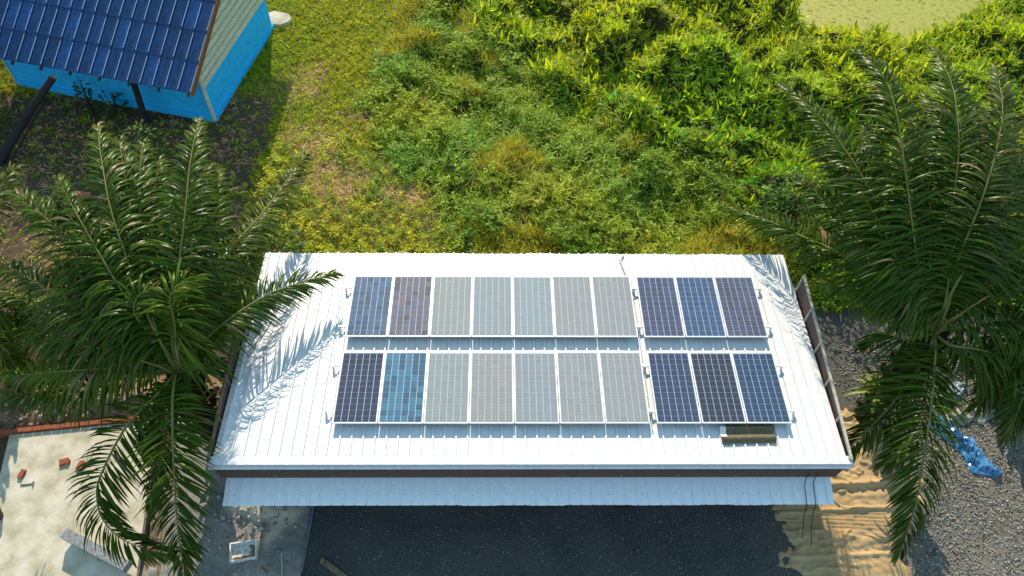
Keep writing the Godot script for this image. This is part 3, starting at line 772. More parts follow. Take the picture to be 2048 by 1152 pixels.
func build_stones() -> void:
	var meshes := [pebble(1), pebble(2), pebble(3)]
	for v in 3:
		rng.seed = 300 + v
		var xf := []
		var cs := []
		for k in 7000:                                # pale gravel of the yard on the right
			var x := rng.randf_range(13.2, 20.5)
			var z := rng.randf_range(-4.5, 3.6)
			if x < sand_edge_r(z) + rng.randf_range(-0.4, 0.3):
				continue
			var s := rng.randf_range(0.012, 0.034)
			xf.append(at(Vector3(x, 0.02, z), Vector3(rng.randf(), rng.randf() * TAU, rng.randf())).scaled_local(Vector3(s, s, s * rng.randf_range(0.7, 1.5))))
			var g := rng.randf_range(0.12, 0.62)
			cs.append(Color(g * 1.03, g * 0.97, g * rng.randf_range(0.72, 0.95)))
		for k in 2600:                                # stones lying in the dark grit before the building
			var x := rng.randf_range(-1.0, 11.2)
			var z := rng.randf_range(0.6, 3.6)
			if rng.randf() > smoothstep(-3.0, 9.0, x + 2.0 * z) + 0.1 or not gravel_here(x, z):
				continue
			var s := rng.randf_range(0.006, 0.02)
			xf.append(at(Vector3(x, 0.02, z), Vector3(rng.randf(), rng.randf() * TAU, rng.randf())).scaled_local(Vector3(s, s, s * rng.randf_range(0.7, 1.6))))
			var g := rng.randf_range(0.05, 0.45)
			cs.append(Color(g, g, g))
		var o := scatter("loose_gravel", meshes[v], M.stone, xf, cs)
		tag(kind(o, "stuff"), ["loose gravel chips strewn over the yard", "small gravel stones scattered on the yard", "gravel grit scattered across the yard"][v], "gravel")
	rng.seed = 320
	var xf := []
	var cs := []
	for k in 420:                                     # rubble on the dirt bank
		var x := rng.randf_range(-10.5, -3.9)
		var z := -2.42 - 0.10 * (x + 7.0) + rng.randfn(0.0, 0.34)
		if z > -1.62 - 0.10 * (x + 7.0) and x < -5.6:
			continue
		var s := absf(rng.randfn(0.0, 0.045)) + 0.02
		xf.append(at(Vector3(x, maxf(0.0, bank_y(x, z)) + s * 0.2, z), Vector3(rng.randf(), rng.randf() * TAU, rng.randf())).scaled_local(Vector3(s, s, s * rng.randf_range(0.8, 1.5))))
		var g := rng.randf_range(0.2, 0.5)
		cs.append(Color(g * 1.1, g * 0.85, g * 0.6))
	for k in 170:                                     # pale crumbs of plaster and mortar by the building's corner
		var x := rng.randf_range(-3.5, -1.35)
		var z := 0.75 + rng.randfn(0.0, 0.55)
		if absf(x + 2.58) < 0.42 and absf(z - 1.66) < 0.34:
			continue
		var s := absf(rng.randfn(0.0, 0.03)) + 0.012
		xf.append(at(Vector3(x, rough_y(x, z) + s * 0.2, z), Vector3(rng.randf(), rng.randf() * TAU, rng.randf())).scaled_local(Vector3(s, s, s * rng.randf_range(0.8, 1.6))))
		var g := rng.randf_range(0.3, 0.7)
		cs.append(Color(g, g * 0.95, g * 0.85))
	tag(kind(scatter("rubble", meshes[0], M.stone, xf, cs), "stuff"), "brown and pale rubble on the dirt bank and by the building corner", "rubble")


# ---------------------------------------------------------------- palms
func curve_points(raw: Array, count: int) -> Array:
	var c := Curve3D.new()
	c.bake_interval = 0.05
	for k in raw.size():
		var p: Vector3 = raw[k]
		var d: Vector3 = (raw[mini(k + 1, raw.size() - 1)] - raw[maxi(k - 1, 0)]) * 0.17
		if k == 0:
			d = (d + Vector3.UP * d.length() * 0.8) * 0.8
		c.add_point(p, -d, d)
	var out := []
	var l := c.get_baked_length()
	for k in count + 1:
		out.append(c.sample_baked(l * k / count, true))
	return out


const LEAF_TONES := {"mature": Color(0.048, 0.088, 0.006), "young": Color(0.082, 0.130, 0.007), "old": Color(0.068, 0.092, 0.014)}


func add_frond(parent: Node3D, spec: Array, seed_: int) -> void:
	rng.seed = seed_
	var n := 44
	var pts := curve_points(spec[2], n)
	var length := 0.0
	for k in n:
		length += (pts[k + 1] - pts[k]).length()
	var rb := MB.new()
	rb.tube(pts, 0.04, 0.005, 6)
	var rachis := put("frond", rb.mesh(), M.rachis, parent)
	var b := MB.new()
	var tone: Color = LEAF_TONES[spec[0]]
	var per_side := int(length / 0.052)
	var ll: float = spec[1] * 1.18
	var limp := rng.randf_range(0.7, 1.2)
	for k in per_side:
		var t := 0.10 + 0.90 * (k + 0.5) / per_side
		for side: float in [-1.0, 1.0]:
			if rng.randf() < 0.05:
				continue
			var tt := clampf(t + rng.randf_range(-0.006, 0.006), 0.0, 0.999)
			var q := tt * n
			var i := int(q)
			var p: Vector3 = pts[i].lerp(pts[mini(i + 1, n)], q - i)
			var tan_: Vector3 = (pts[mini(i + 1, n)] - pts[maxi(i - 1, 0)]).normalized()
			var s := tan_.cross(Vector3.UP)
			if s.length() < 0.2:
				s = tan_.cross(Vector3(0.3, 0.2, 1.0))
			s = s.normalized()
			var up := s.cross(tan_).normalized()
			var fan := deg_to_rad(lerpf(78.0, 24.0, pow(tt, 1.6)) + rng.randf_range(-9, 9))
			var lift := rng.randf_range(-0.15, 0.45) if rng.randf() < 0.8 else rng.randf_range(0.4, 0.9)
			var d: Vector3 = (s * side * sin(fan) + tan_ * cos(fan) + up * lift).normalized()
			var prof := clampf(tt / 0.28, 0.25, 1.0) if tt < 0.28 else lerpf(1.0, 0.36, pow((tt - 0.28) / 0.72, 1.7))
			var g := rng.randf_range(0.72, 1.35) / 0.3
			var col := Color(tone.r * g, tone.g * g, tone.b * g)
			if tt > 0.86:
				col = col.lerp(Color(0.66, 0.63, 0.1), 0.45 * rng.randf())
			if rng.randf() < 0.035:
				col = Color(0.7, 0.52, 0.24)
			b.leaf(p + s * side * 0.012, d, ll * prof * rng.randf_range(0.95, 1.35), 0.034 * rng.randf_range(0.75, 1.25), (1.6 + 0.6 * absf(lift)) * limp * rng.randf_range(0.7, 1.4), 5, col, rng.randf_range(-0.35, 0.35) + side * 0.25, 0.35, 0.3)
	kind(put("leaflets", b.mesh(), M.palm, rachis), "stuff")


func build_palm(crown: Vector3, fronds: Array, label: String, seed_: int, spare := 0) -> Node3D:
	var o := thing("oil_palm", label, "palm tree", Vector3(crown.x, 0, crown.z), 0.0, "oil palms around the building")
	rng.seed = seed_
	var b := MB.new()
	var pts := []
	for k in 9:
		pts.append(Vector3(0.05 * sin(k * 0.9), crown.y * k / 8.0, 0.05 * cos(k * 1.3)))
	b.tube(pts, 0.36, 0.30, 12)
	for k in 70:                                      # stubs of old leaf bases spiralling up the trunk
		var y := crown.y * (0.06 + 0.92 * k / 70.0)
		var a := k * 2.399
		var d := Vector3(cos(a), 0, sin(a))
		var l := rng.randf_range(0.16, 0.34)
		b.tube([d * 0.28 + Vector3(0, y, 0), d * (0.34 + l * 0.4) + Vector3(0, y + l * 0.5, 0), d * (0.36 + l * 0.5) + Vector3(0, y + l, 0)], 0.085, 0.04, 5)
	put("trunk", b.mesh(), M.trunk, o)
	for k in fronds.size():
		add_frond(o, fronds[k], seed_ * 100 + k)
	for k in spare:                                   # spear leaves still closed in the heart of the crown
		var a := k * 2.1
		var top := Vector3(cos(a) * 0.5, crown.y + rng.randf_range(1.0, 1.6), sin(a) * 0.5)
		put("spear_leaf", tubem([Vector3(0, crown.y - 0.2, 0), top * Vector3(0.5, 1, 0.5) - Vector3(0, 0.6, 0), top], 0.05, 0.01, 6), M.rachis, o)
	return o


# ---------------------------------------------------------------- the solar building
func roof_at(x: float, v: float, lift := 0.0) -> Vector3:     # v metres up the roof away from the viewer, lift from the glass plane
	return Vector3(x, PLANE_Y + v * sin(TILT) + lift * cos(TILT), -v * cos(TILT) + lift * sin(TILT))


func build_building() -> void:
	var o := thing("workshop_building", "long open-fronted building with white ribbed metal roof under the solar panels", "building")
	var x0 := -2.50
	var x1 := 11.32
	var pitch := 0.2512
	var nsheets := 18
	var w := (x1 - x0) / nsheets
	var ribs := 3
	var prof := []
	for k in ribs:
		var c := w * (k + 0.5) / ribs
		prof.append_array([Vector2(c - w / ribs * 0.5, 0.0), Vector2(c - 0.030, 0.0), Vector2(c - 0.016, 0.036), Vector2(c + 0.016, 0.036), Vector2(c + 0.030, 0.0)])
	prof.append(Vector2(w, 0.0))
	var run := 6.28
	var sm := sheet(prof, run, 0.003)
	rng.seed = 44
	for k in nsheets:
		var p := roof_at(x0 + k * w, -0.90, -ROOF_DROP + (0.003 if k % 2 else 0.0))
		put("roof_sheet", sm, M.roof, o, at(p + Vector3(0, 0, rng.randf_range(-0.012, 0.012)), Vector3(TILT, 0, 0)))
	# flashing folded over the front edge
	var fr := roof_at(0, -0.90, -ROOF_DROP)
	var fl := MB.new()
	var fx0 := x0 - 0.06
	var fx1 := x1 + 0.09
	var fw := fx1 - fx0
	fl.box(at(Vector3((fx0 + fx1) * 0.5, fr.y + 0.052, fr.z - 0.055), Vector3(TILT, 0, 0)), Vector3(fw, 0.006, 0.20))
	fl.box(at(Vector3((fx0 + fx1) * 0.5, fr.y + 0.005, fr.z + 0.052), Vector3.ZERO), Vector3(fw, 0.10, 0.012))
	fl.box(at(Vector3((fx0 + fx1) * 0.5, fr.y - 0.050, fr.z + 0.075), Vector3(0.4, 0, 0)), Vector3(fw, 0.006, 0.06))
	put("front_flashing", fl.mesh(), M.flashing, o)
	# louvred frieze below the front edge
	var zf := fr.z - 0.02
	for k in 7:
		var y := fr.y - 0.12 - k * 0.102
		put("frieze_slat", boxm(Vector3(x1 - x0, 0.074, 0.022)), M.slat, o, at(Vector3((x0 + x1) * 0.5, y, zf), Vector3(-0.5, 0, 0)))
	for k in 11:
		put("frieze_post", boxm(Vector3(0.05, 0.80, 0.05)), M.slat, o, at(Vector3(lerpf(x0 + 0.06, x1 - 0.06, k / 10.0), fr.y - 0.45, zf - 0.06)))
	for k in 30:
		if k % 3 != 1:
			continue
		put("screw_cap", boxm(Vector3(0.05, 0.02, 0.012)), M.bolt, o, at(Vector3(lerpf(x0 + 0.8, x1 - 0.6, k / 29.0), fr.y - 0.66 + 0.01 * sin(k * 3.0), zf + 0.03)))
	# side friezes: they stand level with the front edge, so they rise above the falling roof towards the back
	for s in [-1, 1]:
		var xx: float = x1 + 0.035 if s > 0 else x0 - 0.035
		var top := PLANE_Y - 0.005
		put("side_rail", boxm(Vector3(0.055, 0.055, 4.95)), M.rail if s > 0 else M.wood, o, at(Vector3(xx + s * 0.02, top, -1.60)))
		for k in 8:
			put("side_slat", boxm(Vector3(0.02, 0.082, 4.9)), M.slat, o, at(Vector3(xx + s * 0.035, top - 0.09 - k * 0.098, -1.60), Vector3(0, 0, s * -0.3)))
		for k in 6:
			put("side_post", boxm(Vector3(0.04, 0.92, 0.045)), M.rail if s > 0 else M.wood, o, at(Vector3(xx - s * 0.005, top - 0.44, -4.02 + k * 0.97)))
	# narrow canopy below the frieze
	var cw := 13.68
	var n2 := 18
	var w2 := cw / n2
	var prof2 := []
	for k in 3:
		var c := w2 * (k + 0.5) / 3.0
		prof2.append_array([Vector2(c - w2 / 6.0, 0.0), Vector2(c - 0.024, 0.0), Vector2(c - 0.014, 0.045), Vector2(c + 0.014, 0.045), Vector2(c + 0.024, 0.0)])
	prof2.append(Vector2(w2, 0.0))
	var sm2 := sheet(prof2, 0.86, 0.003)
	for k in n2:
		put("canopy_sheet", sm2, M.canopy, o, at(Vector3(-2.43 + k * w2, fr.y - 1.035 + (0.003 if k % 2 else 0.0), 1.47 + rng.randf_range(-0.008, 0.008)), Vector3(0.16, 0, 0)))
	for k in 36:
		put("roof_screw", boxm(Vector3(0.018, 0.012, 0.018)), M.bolt, o, at(Vector3(-2.2 + k * 0.38, fr.y - 0.975, 1.24 + 0.02 * sin(k * 5.0)), Vector3(0.16, 0, 0)))
	put("canopy_beam", boxm(Vector3(cw, 0.10, 0.05)), M.steel_blue, o, at(Vector3(-2.43 + cw * 0.5, fr.y - 1.11, 1.36)))
	for k in 8:
		put("canopy_bracket", boxm(Vector3(0.05, 0.06, 0.75)), M.steel_blue, o, at(Vector3(-2.3 + k * 1.9, fr.y - 1.03, 1.0), Vector3(0.16, 0, 0)))
	# walls, columns and floor of the open front
	put("rear_wall", boxm(Vector3(13.5, 2.75, 0.14)), M.wall, o, at(Vector3(4.41, 1.375, -5.0)))
	put("side_wall", boxm(Vector3(0.14, 2.85, 5.2)), M.wall, o, at(Vector3(-2.30, 1.425, -2.33)))
	put("side_wall", boxm(Vector3(0.14, 2.85, 5.2)), M.wall, o, at(Vector3(11.12, 1.425, -2.33)))
	put("ceiling", boxm(Vector3(13.2, 0.02, 5.2)), M.wall, o, at(Vector3(4.41, 2.87, -2.3)))
	for k in 5:
		put("column", boxm(Vector3(0.12, 2.87, 0.12)), M.steel_blue, o, at(Vector3(-2.0 + k * 3.2, 1.435, 0.18)))
	var bays := [-2.2, -0.2, 1.8, 4.10, 5.82, 7.6, 9.4, 11.0]
	for k in bays.size() - 1:
		put("floor_bay", boxm(Vector3(bays[k + 1] - bays[k] - 0.035, 0.12, 5.35)), M.floor, o, at(Vector3((bays[k] + bays[k + 1]) * 0.5, 0.01, -2.24 + 0.02 * sin(k * 2.0))))


# what each panel looks like: name, wafer colour (linear), spread between its cells, dust film on its glass (painted glare on the middle panels), glass roughness, small tilt
const UPPER := [  # middle panels: sun glare is painted into wafer colour and glass film
	["light blue mottled", Color(0.060, 0.120, 0.216), 0.30, 0.03, 0.11], ["mottled purple-grey", Color(0.132, 0.114, 0.162), 0.48, 0.04, 0.11], ["glare-hazed grey-green", Color(0.130, 0.165, 0.155), 0.16, 0.15, 0.5], ["glare-hazed blue-grey", Color(0.110, 0.165, 0.200), 0.16, 0.15, 0.5], ["glare-hazed pale blue", Color(0.115, 0.200, 0.245), 0.16, 0.15, 0.5],
	["glare-hazed grey", Color(0.160, 0.160, 0.165), 0.16, 0.15, 0.5], ["glare-hazed light grey", Color(0.165, 0.170, 0.180), 0.16, 0.15, 0.5], ["dark violet-blue", Color(0.050, 0.058, 0.144), 0.18, 0.03, 0.12], ["clear blue", Color(0.022, 0.076, 0.198), 0.16, 0.03, 0.12], ["violet-blue with greyed top corner", Color(0.054, 0.063, 0.153), 0.18, 0.04, 0.12]]
const LOWER := [
	["dark navy", Color(0.021, 0.030, 0.084), 0.22, 0.02, 0.11], ["mottled turquoise", Color(0.036, 0.156, 0.264), 0.42, 0.03, 0.11], ["glare-hazed grey-teal", Color(0.110, 0.155, 0.165), 0.16, 0.15, 0.5], ["glare-hazed warm grey", Color(0.165, 0.155, 0.145), 0.16, 0.15, 0.5], ["glare-hazed steel blue", Color(0.095, 0.145, 0.185), 0.16, 0.15, 0.5],
	["glare-hazed cool grey", Color(0.140, 0.155, 0.170), 0.16, 0.15, 0.5], ["glare-hazed dull grey", Color(0.150, 0.155, 0.150), 0.16, 0.15, 0.5], ["navy", Color(0.020, 0.042, 0.115), 0.16, 0.02, 0.12], ["blackish navy", Color(0.013, 0.020, 0.051), 0.16, 0.02, 0.12], ["strong clear blue", Color(0.006, 0.045, 0.120), 0.16, 0.02, 0.12]]
const ORDER := ["first", "second", "third", "fourth", "fifth", "sixth", "seventh", "eighth", "ninth", "tenth"]


func panel_x(k: int) -> float:
	return k * (PW + PG) + (GROUP_GAP - PG if k >= 7 else 0.0)


func build_panels() -> void:
	var frame := MB.new()
	for s in [0, 1]:
		frame.box(at(Vector3(PW * s + (0.009 if s == 0 else -0.009), -0.018, -PL * 0.5)), Vector3(0.018, 0.040, PL))
		frame.box(at(Vector3(PW * 0.5, -0.0181, -PL * s + (-0.009 if s == 0 else 0.009))), Vector3(PW - 0.036, 0.040, 0.018))
	var frame_mesh := frame.mesh()
	var back := boxm(Vector3(PW - 0.036, 0.002, PL - 0.036), Vector3(PW * 0.5, -0.0095, -PL * 0.5))
	var glass := boxm(Vector3(PW - 0.037, 0.003, PL - 0.037), Vector3(PW * 0.5, -0.0035, -PL * 0.5))
	var cb := MB.new()
	cb.box(Transform3D.IDENTITY, Vector3(0.144, 0.0012, 0.151))
	var cell := cb.mesh()
	for row in 2:
		for k in 10:
			var look: Array = UPPER[k] if row else LOWER[k]
			var v := ROW2 if row else 0.0
			rng.seed = 500 + row * 20 + k
			var o := thing("solar_panel", "%s solar panel, %s from the left in the %s row" % [look[0], ORDER[k], "upper" if row else "lower"], "solar panel", roof_at(panel_x(k), v), 0.0, "solar panels on the white roof")
			o.rotation = Vector3(TILT + rng.randf_range(-0.004, 0.004), 0, rng.randf_range(-0.004, 0.004))
			put("frame", frame_mesh, M.alu, o)
			put("backsheet", back, M.backsheet, o)
			var tones := []
			for t in 6:
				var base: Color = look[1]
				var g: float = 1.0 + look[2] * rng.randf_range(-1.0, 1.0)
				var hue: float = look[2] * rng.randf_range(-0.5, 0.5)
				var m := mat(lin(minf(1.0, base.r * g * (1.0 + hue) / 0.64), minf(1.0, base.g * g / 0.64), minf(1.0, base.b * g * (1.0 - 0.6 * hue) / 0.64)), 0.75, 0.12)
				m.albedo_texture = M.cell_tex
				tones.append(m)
			for j in 12:
				for i in 6:
					put("cell", cell, tones[rng.randi() % 6], o, at(Vector3(0.0275 + 0.1562 * (i + 0.5), -0.0072, -(0.034 + 0.1573 * (j + 0.5)))))
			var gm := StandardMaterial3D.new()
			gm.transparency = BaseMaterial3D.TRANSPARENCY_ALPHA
			gm.albedo_color = lin(0.60, 0.63, 0.64, look[3])  # thin dust film; on the middle panels it paints the glare
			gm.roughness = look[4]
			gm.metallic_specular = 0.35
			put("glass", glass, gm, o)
			for s in [0.18, 0.82]:                    # clamps holding the frame to the rails
				put("clamp", boxm(Vector3(0.03, 0.02, 0.05)), M.alu, o, at(Vector3(PW + 0.010, -0.004, -PL * s)))
	# rails on feet under each block
	var spans := [[-0.22, panel_x(6) + PW + 0.05, "left"], [panel_x(7) - 0.10, panel_x(9) + PW + 0.18, "right"]]
	for row in 2:
		for s in spans:
			for e in [0.18, 0.82]:
				var v: float = (ROW2 if row else 0.0) + PL * e
				var mid: float = (s[0] + s[1]) * 0.5
				var r := thing("mounting_rail", "%s aluminium rail under the %s end of the %s panel row" % ["front" if e < 0.5 else "rear", s[2], "upper" if row else "lower"], "rail", roof_at(mid, v, -0.06), 0.0, "mounting rails of the panels")
				r.rotation.x = TILT
				put("bar", boxm(Vector3(s[1] - s[0], 0.04, 0.04)), M.alu, r)
				var feet := int((s[1] - s[0]) / 1.25) + 1
				for f in feet + 1:
					var fx: float = lerpf(s[0] + 0.03, s[1] - 0.03, float(f) / feet) - mid
					var fb := MB.new()
					fb.box(at(Vector3(fx, -0.045, 0.032)), Vector3(0.05, 0.15, 0.008))
					fb.box(at(Vector3(fx, -0.118, 0.065)), Vector3(0.05, 0.008, 0.07))
					put("foot", fb.mesh(), M.alu, r)
	# cables
	var cpts := []
	for p in [[7.02, 5.30, 0.02], [6.93, 5.16, 0.05], [6.93, 4.95, 0.05], [6.99, 4.68, 0.04], [7.03, 4.40, 0.06]]:
		cpts.append(roof_at(p[0], p[1], -ROOF_DROP + p[2]))
	var cb2 := thing("roof_cable", "grey cable looping over the rear edge of the white roof", "cable")
	put("cable", tubem(curve_points(cpts, 16), 0.02, 0.02, 7), M.conduit, cb2)
	put("clip", boxm(Vector3(0.05, 0.03, 0.03)), M.bolt, cb2, at(roof_at(6.90, 5.1, -ROOF_DROP + 0.05)))
	var conduit := thing("conduit", "thin grey conduit running between the two panel blocks", "conduit")
	put("pipe", tubem([roof_at(7.12, 4.5, -ROOF_DROP + 0.05), roof_at(7.13, 2.0, -ROOF_DROP + 0.05), roof_at(7.13, -0.1, -ROOF_DROP + 0.05)], 0.013, 0.013, 7), M.conduit, conduit)
	for k in 4:
		put("clip", boxm(Vector3(0.045, 0.03, 0.025)), M.bolt, conduit, at(roof_at(7.12, 0.3 + k * 1.15, -ROOF_DROP + 0.06), Vector3(TILT, 0.3, 0)))


func build_roof_clutter() -> void:
	# an old corrugated fibre-cement offcut lying below the right-hand panels
	var prof := []
	var cols := []
	for k in 25:
		var t := k / 24.0
		prof.append(Vector2(t * 0.52, 0.075 * (0.5 - 0.5 * cos(t * TAU * 2.0))))
	var m := sheet(prof, 1.22, 0.008)
	var o := thing("fibre_cement_sheet", "weathered grey-brown corrugated fibre-cement offcut lying on the white roof", "roof sheet", roof_at(8.62, 0.07, -ROOF_DROP + 0.040))
	var b := Basis.from_euler(Vector3(TILT, 0, 0)) * Basis.from_euler(Vector3(0, -PI / 2 + 0.02, 0))
	put("sheet", m, M.fibre, o, Transform3D(b, Vector3.ZERO))
	put("end_lap", sheet(prof.slice(0, 18), 0.14, 0.006), M.flashing, o, Transform3D(b, Vector3(0, 0.009, 0)))
	# two cables hanging from the frieze over the canopy
	for k in 2:
		var x := 10.62 + k * 0.2
		var c := thing("hanging_cable", "thin black cable hanging over the canopy, %s of the pair" % ["left" if k == 0 else "right"], "cable", Vector3(x, 0, 0), 0.0, "hanging cables")
		put("cable", tubem(curve_points([Vector3(0, 3.35, 0.94), Vector3(-0.01, 2.96, 1.0), Vector3(-0.02, 2.88, 1.26), Vector3(-0.03, 2.83, 1.50), Vector3(0.08, 2.3, 1.51), Vector3(0.40, 1.2, 1.46), Vector3(0.74, 0.06, 1.36 + 0.18 * k)], 24), 0.010, 0.010, 5), M.cable, c)


# ---------------------------------------------------------------- the blue house
const HOUSE_AT := Vector3(-6.27, 0, -13.44)
const HOUSE_TURN := -0.24


func in_house(x: float, z: float) -> bool:
	var p := (Vector3(x, 0, z) - HOUSE_AT).rotated(Vector3.UP, -HOUSE_TURN)
	return p.x < 0.02 and p.x > -7.8 and p.z < 0.02 and p.z > -5.3


func build_house() -> void:
	var o := thing("blue_house", "blue walled house with dark blue tiled gable roof and cream cladding", "house", HOUSE_AT, HOUSE_TURN)
	var wl := 7.62
	var dp := 5.2
	var eave := 2.34
	var slope := deg_to_rad(27.0)
	var over := 1.12
	put("front_wall", boxm(Vector3(wl, 2.75, 0.15)), M.blue_wall, o, at(Vector3(-wl * 0.5, 1.375, -0.075)))
	put("rear_wall", boxm(Vector3(wl, 2.75, 0.15)), M.blue_wall, o, at(Vector3(-wl * 0.5, 1.375, -dp + 0.075)))
	put("gable_wall", boxm(Vector3(0.15, 1.5, dp - 0.3)), M.blue_wall, o, at(Vector3(-0.075, 0.75, -dp * 0.5)))
	put("gable_wall", boxm(Vector3(0.15, 2.75, dp - 0.3)), M.blue_wall, o, at(Vector3(-wl + 0.075, 1.375, -dp * 0.5)))
	put("plinth", boxm(Vector3(wl + 0.06, 0.28, 0.06)), M.blue_wall, o, at(Vector3(-wl * 0.5, 0.14, 0.03)))
	put("plinth", boxm(Vector3(0.06, 0.22, dp)), M.blue_wall, o, at(Vector3(0.03, 0.11, -dp * 0.5)))
	put("corner_trim", boxm(Vector3(0.09, 2.3, 0.09)), M.cream, o, at(Vector3(0.05, 1.25, 0.03), Vector3(0, 0.3, 0)))
	put("corner_trim", boxm(Vector3(0.06, 2.3, 0.06)), M.cream, o, at(Vector3(-wl - 0.02, 1.2, 0.03)))
	# horizontal ribbed cladding in the gable, course by course
	var ridge := 2.34 + (over + dp * 0.5) * tan(slope)
	var y := 1.49
	while y < ridge - 0.2:
		var half := minf(dp * 0.5 - 0.02, (ridge - 0.46 - y) / tan(slope))
		if half > 0.15:
			put("cladding_board", boxm(Vector3(0.05, 0.225, half * 2.0)), M.cream, o, at(Vector3(0.035, y + 0.115, -dp * 0.5)))
		var deep := minf(dp * 0.5 - 0.16, (ridge - 0.36 - y) / tan(slope))
		if deep > 0.1:
			put("cladding_backing", boxm(Vector3(0.06, 0.284, deep * 2.0)), M.cream, o, at(Vector3(-0.05, y + 0.14, -dp * 0.5)))
		y += 0.285
	# roof sheets laid in courses, each with a raised edge roll
	var cols := 22
	var cw := 0.44
	var course := 1.04
	var prof := [Vector2(0, 0.0)]
	var pcol := []
	for k in 16:
		var t := (k + 1) / 16.0
		prof.append(Vector2(t * 0.385, 0.011 * sin(t * TAU * 4.0) * sin(t * PI)))
		pcol.append(Color.WHITE)
	prof.append_array([Vector2(0.388, 0.030), Vector2(0.398, 0.042), Vector2(0.424, 0.042), Vector2(0.435, 0.030), Vector2(0.440, 0.0)])
	var sms := []
	for k in 5:
		var tone: Color = M.house_roof_tone[k]
		var tint := []
		for j in 16:
			tint.append(tone)
		tint.append_array([tone, tone, tone, tone, tone])
		sms.append(sheet(prof, course + 0.10, 0.007, tint))
	var strip := boxm(Vector3(0.022, 0.006, 0.90))      # pale strips that paint the sunlit lines along the edge rolls
	var run := (over + dp * 0.5) / cos(slope)
	var courses := 4
	rng.seed = 77
	for side in 2:
		for j in courses:
			for i in cols:
				var along := j * (run / courses)
				var q := rng.randi() % 5
				var m: Material = M.house_roof[q]
				var sm: Mesh = sms[q]
				var ly := eave + along * sin(slope) + 0.008 * j + rng.randf_range(0.0, 0.006)
				if side == 0:
					var tb := Basis.from_euler(Vector3(slope - 0.012, 0, 0))
					put("lit_roll_strip", strip, M.lit_roll, o, Transform3D(tb, Vector3(0.40 - (i + 1) * cw, ly, over - along * cos(slope)) + tb * Vector3(0.411, 0.046, -0.50)))
					put("roof_sheet", sm, m, o, Transform3D(Basis.from_euler(Vector3(slope - 0.012, 0, 0)), Vector3(0.40 - (i + 1) * cw, ly, over - along * cos(slope))))
				else:
					put("roof_sheet", sm, m, o, Transform3D(Basis.from_euler(Vector3(0, PI, 0)) * Basis.from_euler(Vector3(slope - 0.012, 0, 0)), Vector3(0.40 - i * cw, ly, -dp - over + along * cos(slope))))
	put("ridge_cap", tubem([Vector3(0.42, ridge + 0.03, -dp * 0.5), Vector3(-4.0, ridge + 0.03, -dp * 0.5), Vector3(-9.3, ridge + 0.03, -dp * 0.5)], 0.11, 0.11, 10), M.barge, o)
	for s in [1, -1]:
		var b := MB.new()
		var lo := Vector3(0.43, eave - 0.03, over + 0.02)
		var hi := Vector3(0.43, ridge - 0.03, -dp * 0.5)
		if s < 0:
			lo.z = -dp - over - 0.02
		b.box(Transform3D(Basis.looking_at(hi - lo), (lo + hi) * 0.5), Vector3(0.035, 0.20, (hi - lo).length()))
		put("barge_board", b.mesh(), M.barge, o)
	for k in 9:
		put("rafter", boxm(Vector3(0.06, 0.1, 1.5), Vector3.ZERO), M.wood_grey, o, at(Vector3(0.2 - k * 1.05, eave + 0.13, 0.42), Vector3(slope, 0, 0)))
	# things standing before the house
	var pole := thing("leaning_pole", "long dark weathered pole leaning against the eave of the blue house", "pole", Vector3(-13.1, 0, -11.6))
	put("shaft", tubem([Vector3(0, 0, 0.25), Vector3(1.2, 1.25, -0.65), Vector3(2.35, 2.33, -1.42)], 0.17, 0.12, 9), M.bark, pole)
	put("stay", tubem([Vector3(0.35, 0, 0.35), Vector3(1.2, 0.9, -0.45), Vector3(2.0, 1.75, -1.12)], 0.03, 0.025, 6), M.bark, pole)
	var post := thing("timber_prop", "short dark timber prop under the eave of the blue house", "post", Vector3(-8.62, 0, -13.3))
	put("shaft", tubem([Vector3(0, 0, 0), Vector3(0.08, 1.1, -0.1), Vector3(0.15, 2.3, -0.22)], 0.12, 0.11, 8), M.bark, post)
	put("brace", boxm(Vector3(0.3, 0.09, 0.09)), M.bark, post, at(Vector3(0.15, 2.2, -0.2), Vector3(0, 0.3, 0)))
	shrub("small dark shrub growing against the blue front wall", Vector3(-9.75, 0, -13.7), 0.45, 1.0, Color(0.06, 0.11, 0.015), 110, 21)
	shrub("slender dark climber against the blue front wall", Vector3(-10.55, 0, -13.75), 0.22, 1.7, Color(0.06, 0.11, 0.012), 120, 22)
	shrub("leafy bright green bush left of the blue house", Vector3(-13.9, 0, -12.9), 0.9, 1.3, Color(0.08, 0.13, 0.015), 420, 23)
	shrub("low green bush at the left edge below the leaning pole", Vector3(-14.5, 0, -10.9), 0.8, 0.9, Color(0.08, 0.13, 0.02), 320, 24)


func shrub(label: String, p: Vector3, r: float, h: float, col: Color, leaves: int, seed_: int) -> Node3D:
	var o := thing("shrub", label, "shrub", p, 0.0, "shrubs")
	rng.seed = seed_
	var b := MB.new()
	var stems := MB.new()
	for s in 5:
		var a := rng.randf() * TAU
		stems.tube([Vector3.ZERO, Vector3(cos(a) * r * 0.3, h * 0.5, sin(a) * r * 0.3), Vector3(cos(a) * r * 0.6, h * 0.95, sin(a) * r * 0.6)], 0.02, 0.006, 5)
	for k in leaves:
		var a := rng.randf() * TAU
		var q := sqrt(rng.randf())
		var y := h * rng.randf_range(0.15, 1.0)
		var d := Vector3(cos(a), rng.randf_range(-0.1, 0.8), sin(a))
		var g := rng.randf_range(0.6, 1.4)
		b.leaf(Vector3(cos(a) * r * q, y * (1.0 - 0.25 * q), sin(a) * r * q), d, rng.randf_range(0.1, 0.2), rng.randf_range(0.025, 0.045), 0.9, 3, Color(col.r * g, col.g * g, col.b * g), rng.randf_range(-0.8, 0.8), 0.2, 0.4)
	put("stems", stems.mesh(), M.bark, o)
	kind(put("foliage", b.mesh(), M.fern, o), "stuff")
	return o


